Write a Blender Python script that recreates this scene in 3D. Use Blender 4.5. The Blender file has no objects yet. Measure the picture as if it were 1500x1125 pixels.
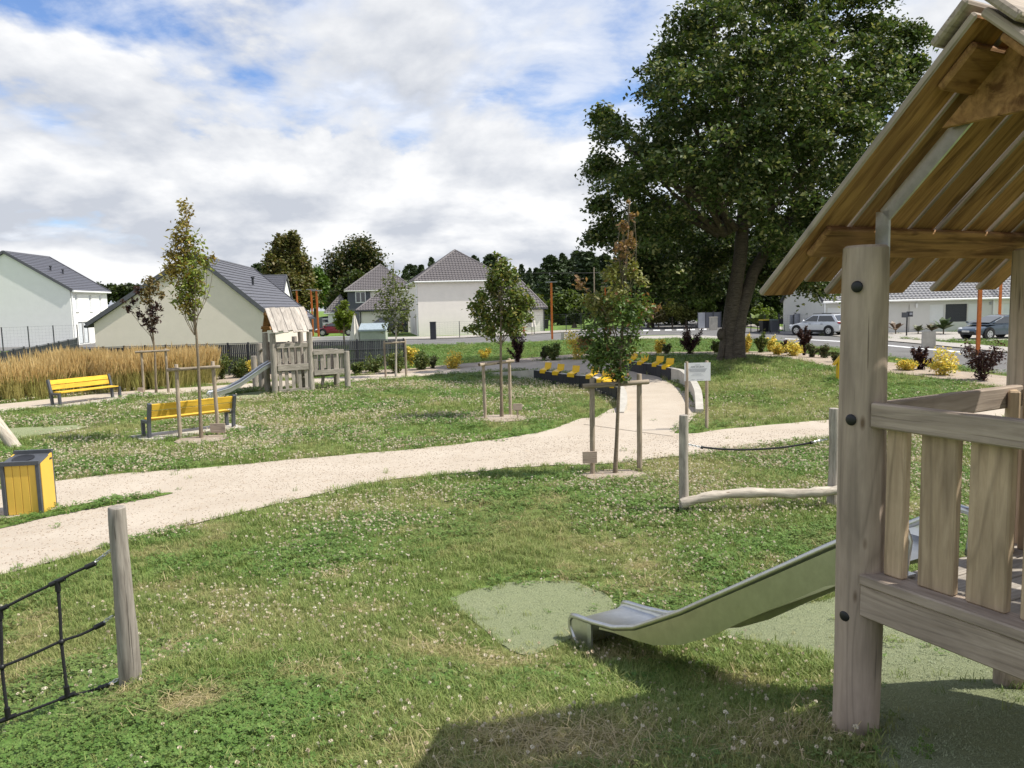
import bpy, math, random
import numpy as np
from mathutils import Vector, Matrix
rng = np.random.default_rng(7); random.seed(7)
S = bpy.context.scene; COL = S.collection
rad = math.radians
# ------------------------------------------------------------------ camera
F = 1130.0; PITCH = rad(6.0); ROLL = rad(1.4); EYE = 3.0
cam = bpy.data.cameras.new('camera'); cam.sensor_width = 36; cam.lens = 36 * F / 1500
cam.clip_start = .05; cam.clip_end = 4000
co = bpy.data.objects.new('camera', cam); COL.objects.link(co); S.camera = co
fw = Vector((0, math.cos(PITCH), -math.sin(PITCH))); up0 = Vector((0, math.sin(PITCH), math.cos(PITCH))); rt0 = Vector((1, 0, 0))
rt = rt0 * math.cos(ROLL) - up0 * math.sin(ROLL); up = rt0 * math.sin(ROLL) + up0 * math.cos(ROLL)
co.matrix_world = Matrix(((rt.x, up.x, -fw.x, 0), (rt.y, up.y, -fw.y, 0), (rt.z, up.z, -fw.z, EYE), (0, 0, 0, 1)))
# ------------------------------------------------------------------ light
SUN_AZ, SUN_EL = 94.0, 54.0
sd = Vector((math.sin(rad(SUN_AZ)) * math.cos(rad(SUN_EL)), math.cos(rad(SUN_AZ)) * math.cos(rad(SUN_EL)), math.sin(rad(SUN_EL))))
sl = bpy.data.lights.new('sun', 'SUN'); sl.energy = 4.0; sl.angle = rad(.5); sl.color = (1, .955, .87)
so = bpy.data.objects.new('sun', sl); COL.objects.link(so); so.rotation_euler = (-sd).to_track_quat('-Z', 'Y').to_euler(); so.location = (30, -10, 60)
S.view_settings.view_transform = 'Standard'; S.view_settings.look = 'None'; S.view_settings.exposure = .58; S.view_settings.gamma = 1
S.render.engine = 'CYCLES'
W = bpy.data.worlds.new('World'); S.world = W; W.use_nodes = True
nt = W.node_tree; nt.nodes.clear()
def N(t, typ, **kw):
    n = t.nodes.new(typ)
    for k, v in kw.items():
        if k.startswith('i_'):
            n.inputs[int(k[2:]) if k[2:].isdigit() else k[2:]].default_value = v
        else: setattr(n, k, v)
    return n
def math_n(t, op, a=None, b=None, clamp=False):
    n = t.nodes.new('ShaderNodeMath'); n.operation = op; n.use_clamp = clamp
    for i, x in enumerate((a, b)):
        if x is None: continue
        if isinstance(x, (int, float)): n.inputs[i].default_value = x
        else: t.links.new(x, n.inputs[i])
    return n.outputs[0]
def mixc(t, fac, a, b, mode='MIX'):
    n = t.nodes.new('ShaderNodeMix'); n.data_type = 'RGBA'; n.blend_type = mode
    for s, x in ((n.inputs[0], fac), (n.inputs[6], a), (n.inputs[7], b)):
        if isinstance(x, (int, float)): s.default_value = x
        elif isinstance(x, (tuple, list)): s.default_value = (*x[:3], 1)
        else: t.links.new(x, s)
    return n.outputs[2]
def ramp(t, fac, stops):
    n = t.nodes.new('ShaderNodeValToRGB'); e = n.color_ramp.elements
    while len(e) < len(stops): e.new(.5)
    for el, (p, c) in zip(e, stops):
        el.position = p; el.color = (c, c, c, 1) if isinstance(c, (int, float)) else (*c, 1)
    t.links.new(fac, n.inputs[0]); return n.outputs[0]
sky = N(nt, 'ShaderNodeTexSky', sky_type='NISHITA', sun_disc=False); sky.sun_elevation = rad(SUN_EL); sky.sun_rotation = rad(SUN_AZ)
sky.air_density = 1.0; sky.dust_density = .6; sky.ozone_density = 1.5
tc = N(nt, 'ShaderNodeTexCoord'); sx = N(nt, 'ShaderNodeSeparateXYZ'); nt.links.new(tc.outputs['Generated'], sx.inputs[0])
def layer(den_add, lift=0.):      # a cloud layer seen in perspective; lift looks a little higher for the lit tops
    zz = math_n(nt, 'ADD', math_n(nt, 'ABSOLUTE', sx.outputs[2]), den_add + lift); c = N(nt, 'ShaderNodeCombineXYZ')
    nt.links.new(math_n(nt, 'DIVIDE', sx.outputs[0], zz), c.inputs[0]); nt.links.new(math_n(nt, 'DIVIDE', sx.outputs[1], zz), c.inputs[1]); return c.outputs[0]
def wnoise(vec, scale, detail, rough, off, dist=0.):
    mp = N(nt, 'ShaderNodeMapping'); mp.inputs['Location'].default_value = off; nt.links.new(vec, mp.inputs[0])
    n = N(nt, 'ShaderNodeTexNoise'); n.inputs['Scale'].default_value = scale; n.inputs['Detail'].default_value = detail
    n.inputs['Roughness'].default_value = rough; n.inputs['Distortion'].default_value = dist
    nt.links.new(mp.outputs[0], n.inputs[0]); return n.outputs[0]
OFF1, OFF2, OFF3 = (5.3, 2.7, 0), (5.7, 4.2, 1), (2.5, 5.0, 2)
VA, VB, VBu = layer(.16), layer(.34), layer(.34, .035)
big = wnoise(VA, .55, 3, .5, OFF1); puff = wnoise(VA, 3.4, 7, .58, OFF2, .25)
high = math_n(nt, 'ADD', math_n(nt, 'MULTIPLY', big, .72), math_n(nt, 'MULTIPLY', puff, .28))
hm = ramp(nt, high, [(.425, 0), (.485, .72), (.56, 1)])
hc = mixc(nt, ramp(nt, puff, [(.36, 0), (.62, 1)]), (4.9, 5.3, 6.05), (6.3, 6.5, 6.9))
cum = wnoise(VB, 1.15, 9, .54, OFF3, .15); cumu = wnoise(VBu, 1.15, 9, .54, OFF3, .15)
cm = ramp(nt, math_n(nt, 'SUBTRACT', cum, math_n(nt, 'MULTIPLY', math_n(nt, 'SUBTRACT', sx.outputs[2], .12), .3)), [(.435, 0), (.48, 1)])
lit = math_n(nt, 'ADD', math_n(nt, 'MULTIPLY', math_n(nt, 'SUBTRACT', cum, cumu), 9.), .42, True)
cc = mixc(nt, lit, (4.1, 4.35, 4.85), (6.7, 6.75, 6.85))
skyc = mixc(nt, 1., sky.outputs[0], (.86, .98, 1.22), 'MULTIPLY')
colr = mixc(nt, cm, mixc(nt, hm, skyc, hc), cc)
bg = N(nt, 'ShaderNodeBackground'); bg.inputs[1].default_value = .1
nt.links.new(colr, bg.inputs[0]); wo = N(nt, 'ShaderNodeOutputWorld'); nt.links.new(bg.outputs[0], wo.inputs[0])
# ------------------------------------------------------------------ geometry of the place
def ray(u, v):
    a = (u - 750) / F; b = (562.5 - v) / F
    return rt * a + up * b + fw
def at(u, v, D): r = ray(u, v); return Vector((0, 0, EYE)) + r * (D / r.y)
CP = [(0,0,1.36),(0,-4,1.3),(-4,-2,1.0),(4,-2,1.3),(0,-12,.5),(-10,-10,.1),(12,-10,.1),(1.41,3.13,1.15),(2.1,1.9,1.24),(0,2.8,1.12),(-1.3,3.0,1.05),(-3.5,2.5,.6),(-6,3,.45),(2.5,3.7,1.02),(3.6,3.2,1.0),(5,4,.72),(.5,5.6,.42),
 (1.0,4.4,.66),(-.4,4.6,.68),(-2.35,4.5,.76),(-3.1,4.8,.42),(-3.4,3.8,.42),(-4.6,5.2,.2),(-1,7,.38),(2,7.5,.34),(4,6.5,.45),(7,6,.3),(2.1,9.7,.27),(4.1,9.8,.28),(1.6,12.6,.12),(-3.3,11,.12),(-1,10,.2),(-5.7,8.2,.2),(-7.3,11.3,.0),(-9,8,.05),(-3,15,.0),
 (3,15,.05),(8,11,.12),(12,8,.1),(9,16,.05),(16,14,0),(-12,12,0),(-14,5,0),(0,19,0),(-7,18,0),(6,21,.02),(-13,22,0),(0,28,0),(10,34,.3),(12,26,.1),(6,30,.1),(16,36,.1),(-10,32,0),(20,24,0),(0,45,0),(-20,45,0),(25,45,0),(-25,25,0),(30,20,0),(-25,5,0),(30,0,0),(0,-25,0),(-20,-20,0),(20,-20,0)]
_P = np.array([c[:2] for c in CP], float); _z = np.array([c[2] for c in CP], float)
def _tps(d2): return np.where(d2 > 1e-12, d2 * np.log(np.maximum(d2, 1e-12)) * .5, 0)
_n = len(CP); _K = _tps(((_P[:, None] - _P[None]) ** 2).sum(-1)) + np.eye(_n) * .02
_Q = np.c_[np.ones(_n), _P]; _M = np.block([[_K, _Q], [_Q.T, np.zeros((3, 3))]])
_w = np.linalg.solve(_M, np.r_[_z, 0, 0, 0])
def ter(x, y):
    x = np.asarray(x, float); y = np.asarray(y, float); sh = x.shape; x = x.ravel(); y = y.ravel(); out = np.empty(x.size)
    for i in range(0, x.size, 40000):
        xs, ys = x[i:i + 40000], y[i:i + 40000]
        k = _tps((xs[:, None] - _P[None, :, 0]) ** 2 + (ys[:, None] - _P[None, :, 1]) ** 2)
        z = k @ _w[:_n] + _w[_n] + _w[_n + 1] * xs + _w[_n + 2] * ys
        d = np.hypot(xs, ys - 8); out[i:i + 40000] = z * np.clip((46 - d) / 14, 0, 1)
    return out.reshape(sh)
def tz(x, y): return float(ter(np.array([x]), np.array([y]))[0])
def G(u, v):
    r = ray(u, v); o = Vector((0, 0, EYE)); t = .5; ts = np.concatenate([np.arange(1, 60, .05), np.arange(60, 400, .5)])
    X = r.x * ts; Y = r.y * ts; Z = EYE + r.z * ts; h = Z - ter(X, Y)
    i = int(np.argmax(h < 0))
    if h[i] >= 0: t = ts[-1]
    else:
        a, b = h[i - 1], h[i]; t = ts[i - 1] + (ts[i] - ts[i - 1]) * a / (a - b)
    return o + r * t
def lat(seed):
    r = np.random.default_rng(seed); return r.random((256, 256))
_L = {}
def vnoise(x, y, seed=0):
    if seed not in _L: _L[seed] = lat(seed)
    L = _L[seed]; xi = np.floor(x).astype(int); yi = np.floor(y).astype(int); fx = x - xi; fy = y - yi
    fx = fx * fx * (3 - 2 * fx); fy = fy * fy * (3 - 2 * fy); a = L[xi & 255, yi & 255]; b = L[(xi + 1) & 255, yi & 255]; c = L[xi & 255, (yi + 1) & 255]; d = L[(xi + 1) & 255, (yi + 1) & 255]
    return (a * (1 - fx) + b * fx) * (1 - fy) + (c * (1 - fx) + d * fx) * fy
def fbm(x, y, s, seed=0, o=4):
    v = 0; a = 1; t = 0
    for k in range(o): v = v + a * vnoise(x * s * 2 ** k + 31.7 * k, y * s * 2 ** k + 11.3 * k, seed + k); t += a; a *= .5
    return v / t
# ------------------------------------------------------------------ object helpers
def tag(o, label=None, cat=None, group=None, kind=None):
    for k, v in (('label', label), ('category', cat), ('group', group), ('kind', kind)):
        if v: o[k] = v
    return o
def thing(name, label, cat, loc=(0, 0, 0), rot=0, group=None):
    o = bpy.data.objects.new(name, None); COL.objects.link(o); o.empty_display_size = .2
    o.location = loc; o.rotation_euler = (0, 0, rot); return tag(o, label, cat, group)
def link(name, me, parent=None, mw=None):
    o = bpy.data.objects.new(name, me); COL.objects.link(o)
    if parent: o.parent = parent
    if mw is not None: o.matrix_local = mw
    return o
class MB:
    def __init__(s): s.v = []; s.f = []; s.m = []
    def add(s, vs, fs, m=0):
        n = len(s.v); s.v += [tuple(p) for p in vs]
        for f in fs: s.f.append([i + n for i in f]); s.m.append(m)
    def box(s, c, d, R=None, m=0):
        c = Vector(c); P = []
        for sx_ in (-.5, .5):
            for sy in (-.5, .5):
                for sz in (-.5, .5):
                    q = Vector((sx_ * d[0], sy * d[1], sz * d[2])); P.append(c + (R @ q if R else q))
        s.add(P, [(0, 1, 3, 2), (4, 6, 7, 5), (0, 4, 5, 1), (2, 3, 7, 6), (0, 2, 6, 4), (1, 5, 7, 3)], m)
    def quad(s, a, b, c, d, m=0): s.add([a, b, c, d], [(0, 1, 2, 3)], m)
    def beam(s, p0, p1, w, h, upv=(0, 0, 1), m=0):
        p0 = Vector(p0); p1 = Vector(p1); x = (p1 - p0); L = x.length; x.normalize(); y = Vector(upv).cross(x)
        if y.length < 1e-4: y = Vector((0, 1, 0)).cross(x)
        y.normalize(); z = x.cross(y); R = Matrix((x, y, z)).transposed(); s.box((p0 + p1) / 2, (L, w, h), R, m)
    def tube(s, pts, r, n=8, m=0, cap=True):
        pts = [Vector(p) for p in pts]; k = len(pts); rs = r if isinstance(r, (list, tuple)) else [r] * k
        vs = []; ref = None
        for i, p in enumerate(pts):
            d = (pts[min(i + 1, k - 1)] - pts[max(i - 1, 0)]).normalized()
            if ref is None: ref = Vector((0, 0, 1)) if abs(d.z) < .9 else Vector((1, 0, 0))
            a = (ref - d * ref.dot(d)).normalized(); ref = a; b = d.cross(a)
            for j in range(n):
                t = 2 * math.pi * j / n; vs.append(p + (a * math.cos(t) + b * math.sin(t)) * rs[i])
        fs = [(i * n + j, i * n + (j + 1) % n, (i + 1) * n + (j + 1) % n, (i + 1) * n + j) for i in range(k - 1) for j in range(n)]
        if cap: fs += [tuple(range(n - 1, -1, -1)), tuple(range((k - 1) * n, k * n))]
        s.add(vs, fs, m)
    def prism(s, poly, a, b, m=0):   # polygon of 3D points extruded from offset a to offset b (vectors)
        n = len(poly); A = [Vector(p) + Vector(a) for p in poly]; B = [Vector(p) + Vector(b) for p in poly]
        s.add(A + B, [tuple(range(n - 1, -1, -1)), tuple(range(n, 2 * n))] + [(i, (i + 1) % n, n + (i + 1) % n, n + i) for i in range(n)], m)
    def dome(s, c, r, d, n=10, m=0, flat=.6):
        d = Vector(d).normalized(); a = d.orthogonal().normalized(); b = d.cross(a); c = Vector(c); vs = []; K = 4
        for i in range(K):
            t = i / K * math.pi / 2
            for j in range(n):
                q = 2 * math.pi * j / n; vs.append(c + (a * math.cos(q) + b * math.sin(q)) * r * math.cos(t) + d * r * flat * math.sin(t))
        vs.append(c + d * r * flat)
        fs = [(i * n + j, i * n + (j + 1) % n, (i + 1) * n + (j + 1) % n, (i + 1) * n + j) for i in range(K - 1) for j in range(n)]
        fs += [((K - 1) * n + j, (K - 1) * n + (j + 1) % n, K * n) for j in range(n)]; s.add(vs, fs, m)
    def sphere(s, c, r, n=8, m=0):
        c = Vector(c); r = Vector(r) if not isinstance(r, (int, float)) else Vector((r, r, r)); vs = [c + Vector((0, 0, r.z))]; K = n // 2 + 1
        for i in range(1, K):
            t = math.pi * i / K
            for j in range(n): q = 2 * math.pi * j / n; vs.append(c + Vector((r.x * math.sin(t) * math.cos(q), r.y * math.sin(t) * math.sin(q), r.z * math.cos(t))))
        vs.append(c - Vector((0, 0, r.z))); L = len(vs) - 1
        fs = [(0, 1 + j, 1 + (j + 1) % n) for j in range(n)] + [(L, L - n + (j + 1) % n, L - n + j) for j in range(n)]
        fs += [(1 + i * n + j, 1 + (i + 1) * n + j, 1 + (i + 1) * n + (j + 1) % n, 1 + i * n + (j + 1) % n) for i in range(K - 2) for j in range(n)]; s.add(vs, fs, m)
    def mesh(s, name, mats, smooth=False):
        me = bpy.data.meshes.new(name); me.from_pydata(s.v, [], s.f)
        for m in (mats if isinstance(mats, (list, tuple)) else [mats]): me.materials.append(m)
        if any(s.m): me.polygons.foreach_set('material_index', s.m)
        if smooth:
            me.polygons.foreach_set('use_smooth', [True] * len(s.f))
            try: me.set_sharp_from_angle(angle=rad(40))
            except Exception: pass
        me.validate(); me.update(); return me
    def build(s, name, mats, parent=None, smooth=False, label=None, kind=None):
        o = link(name, s.mesh(name, mats, smooth), parent); return tag(o, label, kind=kind)
def npmesh(name, V, Fq, mat, cols=None):
    me = bpy.data.meshes.new(name); n = len(V); k = Fq.shape[1]; m = len(Fq)
    me.vertices.add(n); me.vertices.foreach_set('co', np.asarray(V, np.float32).ravel()); me.loops.add(m * k); me.polygons.add(m)
    me.loops.foreach_set('vertex_index', np.asarray(Fq, np.int32).ravel()); me.polygons.foreach_set('loop_start', np.arange(0, m * k, k, dtype=np.int32))
    try: me.polygons.foreach_set('loop_total', np.full(m, k, np.int32))
    except Exception: pass
    me.materials.append(mat); me.update(calc_edges=True)
    if cols is not None:
        a = me.attributes.new('leafcol', 'FLOAT_COLOR', 'POINT'); c = np.ones((n, 4), np.float32); c[:, :3] = cols; a.data.foreach_set('color', c.ravel())
    return me
_pc = {}
def frame(p0, p1, upv):
    x = (Vector(p1) - Vector(p0)); x.normalize(); y = Vector(upv).cross(x)
    if y.length < 1e-3: y = Vector((0, 1, 0)).cross(x)
    y.normalize(); z = x.cross(y); m = Matrix((x, y, z)).transposed().to_4x4(); m.translation = (Vector(p0) + Vector(p1)) / 2; return m
def plank(name, p0, p1, w, t, upv, mat, parent, c=.004, under=None, label=None):
    """a chamfered board, its own local X along the grain; w across (local Y), t thick (local Z)"""
    L = (Vector(p1) - Vector(p0)).length; key = (name, round(L, 3), w, t, c, id(mat))
    if key not in _pc:
        mb = MB(); rings = []
        for x, i in ((-L / 2, c), (-L / 2 + c, 0), (L / 2 - c, 0), (L / 2, c)):
            a, b = w / 2 - i, t / 2 - i; k = max(c - i, 0.0008)
            rings.append([(x, -a + k, -b), (x, a - k, -b), (x, a, -b + k), (x, a, b - k), (x, a - k, b), (x, -a + k, b), (x, -a, b - k), (x, -a, -b + k)])
        vs = [p for r in rings for p in r]; fs = [tuple(range(7, -1, -1)), tuple(range(24, 32))]; ms = [0, 0]
        mb.add(vs, fs)
        for i in range(3):
            for j in range(8): mb.f.append([i * 8 + j, i * 8 + (j + 1) % 8, (i + 1) * 8 + (j + 1) % 8, (i + 1) * 8 + j]); mb.m.append(1 if (under and j == 0) else 0)
        _pc[key] = mb.mesh(name, [mat, under] if under else mat)
    o = link(name, _pc[key], parent, frame(p0, p1, upv)); return tag(o, label)
def post(name, p0, p1, r0, r1, mat, parent, n=18, k=12, wob=.06, seed=0, bend=0., top=.012):
    p0 = Vector(p0); p1 = Vector(p1); L = (p1 - p0).length; r = random.Random(seed); mb = MB(); vs = []
    ph = [r.uniform(0, 6.28) for _ in range(6)]
    zs = [i / k for i in range(k)] + [1 - top / L * .5, 1.0, 1.0]
    for i, t in enumerate(zs):
        R = r0 + (r1 - r0) * t; R *= (.86 if i == len(zs) - 2 else (.97 if i == len(zs) - 3 else 1)); R = R if i < len(zs) - 1 else .001
        oy = bend * math.sin(t * 4 + ph[0]) ; oz = bend * math.sin(t * 3 + ph[1])
        for j in range(n):
            q = 2 * math.pi * j / n; w = 1 + wob * (.5 * math.sin(2 * q + ph[2] + t * 2) + .35 * math.sin(3 * q + ph[3] - t * 4) + .4 * math.sin(t * 7 + ph[4])+.2*math.sin(t*19+q+ph[5]))
            vs.append((t * L - L / 2, oy + R * w * math.cos(q), oz + R * w * math.sin(q)))
    fs = [(i * n + j, i * n + (j + 1) % n, (i + 1) * n + (j + 1) % n, (i + 1) * n + j) for i in range(len(zs) - 1) for j in range(n)]
    mb.add(vs, fs); return link(name, mb.mesh(name, mat, True), parent, frame(p0, p1, (0, 0, 1)))
def copy_thing(o, loc, rot=None, scale=None):
    c = o.copy(); COL.objects.link(c); c.location = loc
    if rot is not None: c.rotation_euler = (0, 0, rot)
    if scale is not None: c.scale = scale if isinstance(scale, (tuple, list)) else (scale,) * 3
    for ch in list(o.children):
        d = ch.copy(); COL.objects.link(d); d.parent = c
        for g in list(ch.children): e = g.copy(); COL.objects.link(e); e.parent = d
    return c
# ------------------------------------------------------------------ materials
def mat(name):
    m = bpy.data.materials.new(name); m.use_nodes = True; t = m.node_tree; b = t.nodes['Principled BSDF']; return m, t, b
def simple(name, col, rough=.6, metal=0., var=.12, vs=6., bump=0., bs=60., spec=.4):
    m, t, b = mat(name); c = N(t, 'ShaderNodeTexCoord'); n = N(t, 'ShaderNodeTexNoise', i_Scale=vs, i_Detail=6., i_Roughness=.65); t.links.new(c.outputs['Object'], n.inputs[0])
    f = ramp(t, n.outputs[0], [(.3, 1 - var), (.7, 1 + var)]); t.links.new(mixc(t, 1., tuple(col), f, 'MULTIPLY'), b.inputs['Base Color'])
    b.inputs['Roughness'].default_value = rough; b.inputs['Metallic'].default_value = metal; b.inputs['Specular IOR Level'].default_value = spec
    if bump:
        n2_ = N(t, 'ShaderNodeTexNoise', i_Scale=bs, i_Detail=5.); t.links.new(c.outputs['Object'], n2_.inputs[0]); bm = N(t, 'ShaderNodeBump', i_Strength=bump, i_Distance=.01)
        t.links.new(n2_.outputs[0], bm.inputs['Height']); t.links.new(bm.outputs[0], b.inputs['Normal'])
    return m
def wood(name, light, dark, stain=None, stain_amt=0., crack=.6, gs=1., bump=.35):
    m, t, b = mat(name); c = N(t, 'ShaderNodeTexCoord'); oi = N(t, 'ShaderNodeObjectInfo')
    off = N(t, 'ShaderNodeVectorMath', operation='SCALE'); cm = N(t, 'ShaderNodeCombineXYZ', i_0=7.3, i_1=3.1, i_2=5.7); t.links.new(cm.outputs[0], off.inputs[0]); t.links.new(oi.outputs['Random'], off.inputs['Scale'])
    ad = N(t, 'ShaderNodeVectorMath', operation='ADD'); t.links.new(c.outputs['Object'], ad.inputs[0]); t.links.new(off.outputs[0], ad.inputs[1])
    def nz(sc, scale, det, dist=0., r=.6):
        mp = N(t, 'ShaderNodeMapping'); mp.inputs['Scale'].default_value = sc; t.links.new(ad.outputs[0], mp.inputs[0])
        n = N(t, 'ShaderNodeTexNoise', i_Scale=scale, i_Detail=det, i_Distortion=dist, i_Roughness=r); t.links.new(mp.outputs[0], n.inputs[0]); return n.outputs[0]
    g1 = nz((.9, 10, 10), 4 * gs, 5, .6); g2 = nz((.5, 30, 30), 5 * gs, 3); bl = nz((1, 2.2, 2.2), 2.4, 4, .5)
    rings = math_n(t, 'FRACT', math_n(t, 'MULTIPLY', nz((.35, 3.2, 3.2), 1.6 * gs, 1.5, .3, .4), 11))
    rg = ramp(t, rings, [(0, .72), (.18, 1.), (.8, 1.06), (1., .72)])
    col = mixc(t, ramp(t, g1, [(.32, 0), (.68, 1)]), dark, light); col = mixc(t, .75, col, mixc(t, 1., col, rg, 'MULTIPLY'))
    col = mixc(t, 1., col, ramp(t, bl, [(.3, .82), (.7, 1.16)]), 'MULTIPLY')
    if stain: col = mixc(t, math_n(t, 'MULTIPLY', ramp(t, nz((.8, 5, 5), 2.6, 5, .8), [(.5, 0), (.64, 1)]), stain_amt), col, stain)
    cr = ramp(t, nz((.28, 15, 15), 3.2, 3, .3), [(.315, 0), (.355, 1)])
    col = mixc(t, crack, col, mixc(t, 1., col, mixc(t, cr, (.22, .2, .18), (1, 1, 1)), 'MULTIPLY'))
    vo = N(t, 'ShaderNodeTexVoronoi', i_Scale=3.2); mp = N(t, 'ShaderNodeMapping'); mp.inputs['Scale'].default_value = (.8, 2.2, 2.2); t.links.new(ad.outputs[0], mp.inputs[0]); t.links.new(mp.outputs[0], vo.inputs[0])
    col = mixc(t, 1., col, ramp(t, vo.outputs['Distance'], [(.03, (.42, .36, .3)), (.09, (1, 1, 1))]), 'MULTIPLY')
    col = mixc(t, 1., col, ramp(t, oi.outputs['Random'], [(0, .86), (1, 1.14)]), 'MULTIPLY')
    t.links.new(col, b.inputs['Base Color']); b.inputs['Roughness'].default_value = .75; b.inputs['Specular IOR Level'].default_value = .25
    bm = N(t, 'ShaderNodeBump', i_Strength=bump, i_Distance=.006); h = math_n(t, 'ADD', math_n(t, 'MULTIPLY', g2, .6), cr); t.links.new(h, bm.inputs['Height']); t.links.new(bm.outputs[0], b.inputs['Normal'])
    return m
def leafmat(name, trans=.28, rough=.5):
    m, t, b = mat(name); a = N(t, 'ShaderNodeAttribute', attribute_name='leafcol'); t.links.new(a.outputs['Color'], b.inputs['Base Color']); b.inputs['Roughness'].default_value = rough; b.inputs['Specular IOR Level'].default_value = .3
    tr = N(t, 'ShaderNodeBsdfTranslucent'); t.links.new(mixc(t, 1., a.outputs['Color'], (1.25, 1.3, .6), 'MULTIPLY'), tr.inputs[0])
    mx = N(t, 'ShaderNodeMixShader', i_0=trans); t.links.new(b.outputs[0], mx.inputs[1]); t.links.new(tr.outputs[0], mx.inputs[2]); t.links.new(mx.outputs[0], t.nodes['Material Output'].inputs[0]); return m
M = {}
M['post'] = wood('weathered_post_wood', (.51, .405, .32), (.38, .30, .235), crack=.7, gs=.8, bump=.6)
M['greywood'] = wood('silver_grey_wood', (.40, .36, .31), (.25, .22, .185), crack=.75)
M['rail'] = wood('rail_wood', (.48, .39, .315), (.33, .262, .207), crack=.35)
M['slat'] = wood('slat_wood', (.50, .38, .255), (.35, .255, .165), crack=.3)
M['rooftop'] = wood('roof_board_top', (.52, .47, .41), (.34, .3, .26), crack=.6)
M['rooftop2'] = wood('shaded_roof_board', (.40, .33, .26), (.28, .23, .18), crack=.6)  # darker copy of roof_board_top for the near roof, shade put into its colour
M['roofund'] = wood('roof_board_underside', (.46, .255, .11), (.29, .15, .065), stain=(.11, .045, .016), stain_amt=.85, crack=.35)
M['stake'] = wood('stake_wood', (.40, .33, .25), (.25, .2, .145), crack=.6)
M['log'] = wood('bare_log_wood', (.55, .49, .40), (.36, .31, .25), crack=.6)
M['bark'] = wood('grey_bark', (.13, .105, .08), (.05, .04, .03), crack=.9, gs=.6, bump=.9)
M['ybark'] = wood('young_bark', (.26, .21, .15), (.14, .11, .075), crack=.4, gs=2)
M['birch'] = wood('pale_birch_bark', (.6, .56, .48), (.42, .38, .31), crack=.5, gs=2)
M['yslat'] = wood('yellow_stained_wood', (.74, .48, .055), (.68, .41, .045), crack=.05, bump=.12)
M['ypanel'] = simple('yellow_panel', (.72, .46, .075), .5, var=.06, vs=3.)
M['yseat'] = simple('yellow_lacquer', (.72, .44, .01), .4, var=.05)
M['anth'] = simple('anthracite_metal', (.075, .08, .09), .5, var=.15)
M['fence'] = simple('fence_grey_metal', (.035, .038, .045), .5)
M['steel'] = simple('brushed_steel', (.56, .56, .55), .34, 1., var=.1, vs=14., bump=.03, bs=180.)
M['galv'] = simple('galvanised_steel', (.6, .61, .62), .42, 1., var=.15, vs=20.)
M['black'] = simple('black_plastic', (.014, .014, .015), .45)
M['rope'] = simple('black_rope', (.022, .022, .024), .8, bump=.8, bs=400.)
M['conc'] = simple('pale_concrete', (.45, .42, .365), .85, var=.16, vs=3., bump=.2, bs=90.)
M['clad'] = simple('dark_cladding', (.022, .023, .028), .6)
M['orange'] = simple('orange_lamp_paint', (.52, .14, .025), .5, var=.2)
M['sign'] = simple('sign_white', (.72, .74, .75), .35, var=.02)
M['ink'] = simple('sign_print', (.05, .055, .07), .6)
M['ink2'] = simple('sign_print_grey', (.3, .31, .34), .6)
M['white'] = simple('white_render', (.84, .84, .81), .9, var=.03, vs=1.5, bump=.12, bs=60.)
M['beige'] = simple('beige_render', (.80, .71, .615), .9, var=.04, vs=1.5, bump=.12, bs=60.)
M['cream'] = simple('cream_render', (.83, .775, .73), .9, var=.04, vs=1.5, bump=.12, bs=60.)
M['grey_r'] = simple('pale_grey_render', (.62, .61, .57), .9, var=.03, vs=1.5, bump=.1, bs=60.)
M['dgrey_r'] = simple('dark_grey_render', (.10, .105, .125), .9, var=.06)
M['tile'] = simple('grey_roof_tile', (.15, .135, .135), .6, var=.25, vs=9.)
M['slate'] = simple('dark_roof_tile', (.105, .105, .12), .5, var=.2, vs=9.)
M['tile2'] = simple('pale_grey_roof_tile', (.27, .265, .27), .6, var=.2, vs=9.)
M['pvc'] = simple('white_pvc', (.8, .8, .79), .4, var=.02)
M['trimdk'] = simple('dark_trim', (.04, .042, .05), .5)
M['shut'] = simple('white_shutter', (.74, .75, .74), .5, var=.03)
M['glass'] = simple('window_glass', (.03, .035, .042), .06, var=.1, spec=.9)
M['curtain'] = simple('net_curtain', (.55, .58, .6), .8)
M['canvas'] = simple('parasol_canvas', (.68, .64, .57), .9, var=.06)
M['tyre'] = simple('tyre_rubber', (.012, .012, .013), .8)
M['rim'] = simple('alloy_rim', (.55, .56, .58), .35, .9)
def paint(name, c, me=.25):
    m = simple(name, c, .3, me, var=.02); m.node_tree.nodes['Principled BSDF'].inputs['Coat Weight'].default_value = .6; return m
M['silver'] = paint('silver_car_paint', (.66, .68, .71)); M['blue'] = paint('blue_grey_car_paint', (.07, .095, .125)); M['red'] = paint('red_car_paint', (.22, .02, .035)); M['dark'] = paint('dark_car_paint', (.03, .033, .04)); M['wcar'] = paint('white_car_paint', (.6, .6, .6), 0)
M['redl'] = simple('red_lamp_lens', (.3, .01, .01), .2); M['clearl'] = simple('clear_lamp_lens', (.6, .62, .65), .15)
M['plate'] = simple('number_plate', (.6, .6, .58), .5)
M['binlid'] = simple('yellow_lid', (.7, .5, .03), .5); M['bing'] = simple('grey_green_bin', (.10, .13, .12), .6)
M['shed'] = simple('pale_green_metal', (.42, .46, .38), .5); M['shedroof'] = simple('pale_blue_metal', (.34, .40, .43), .5)
M['leaf'] = leafmat('foliage'); M['needle'] = leafmat('needles', .1)
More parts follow.
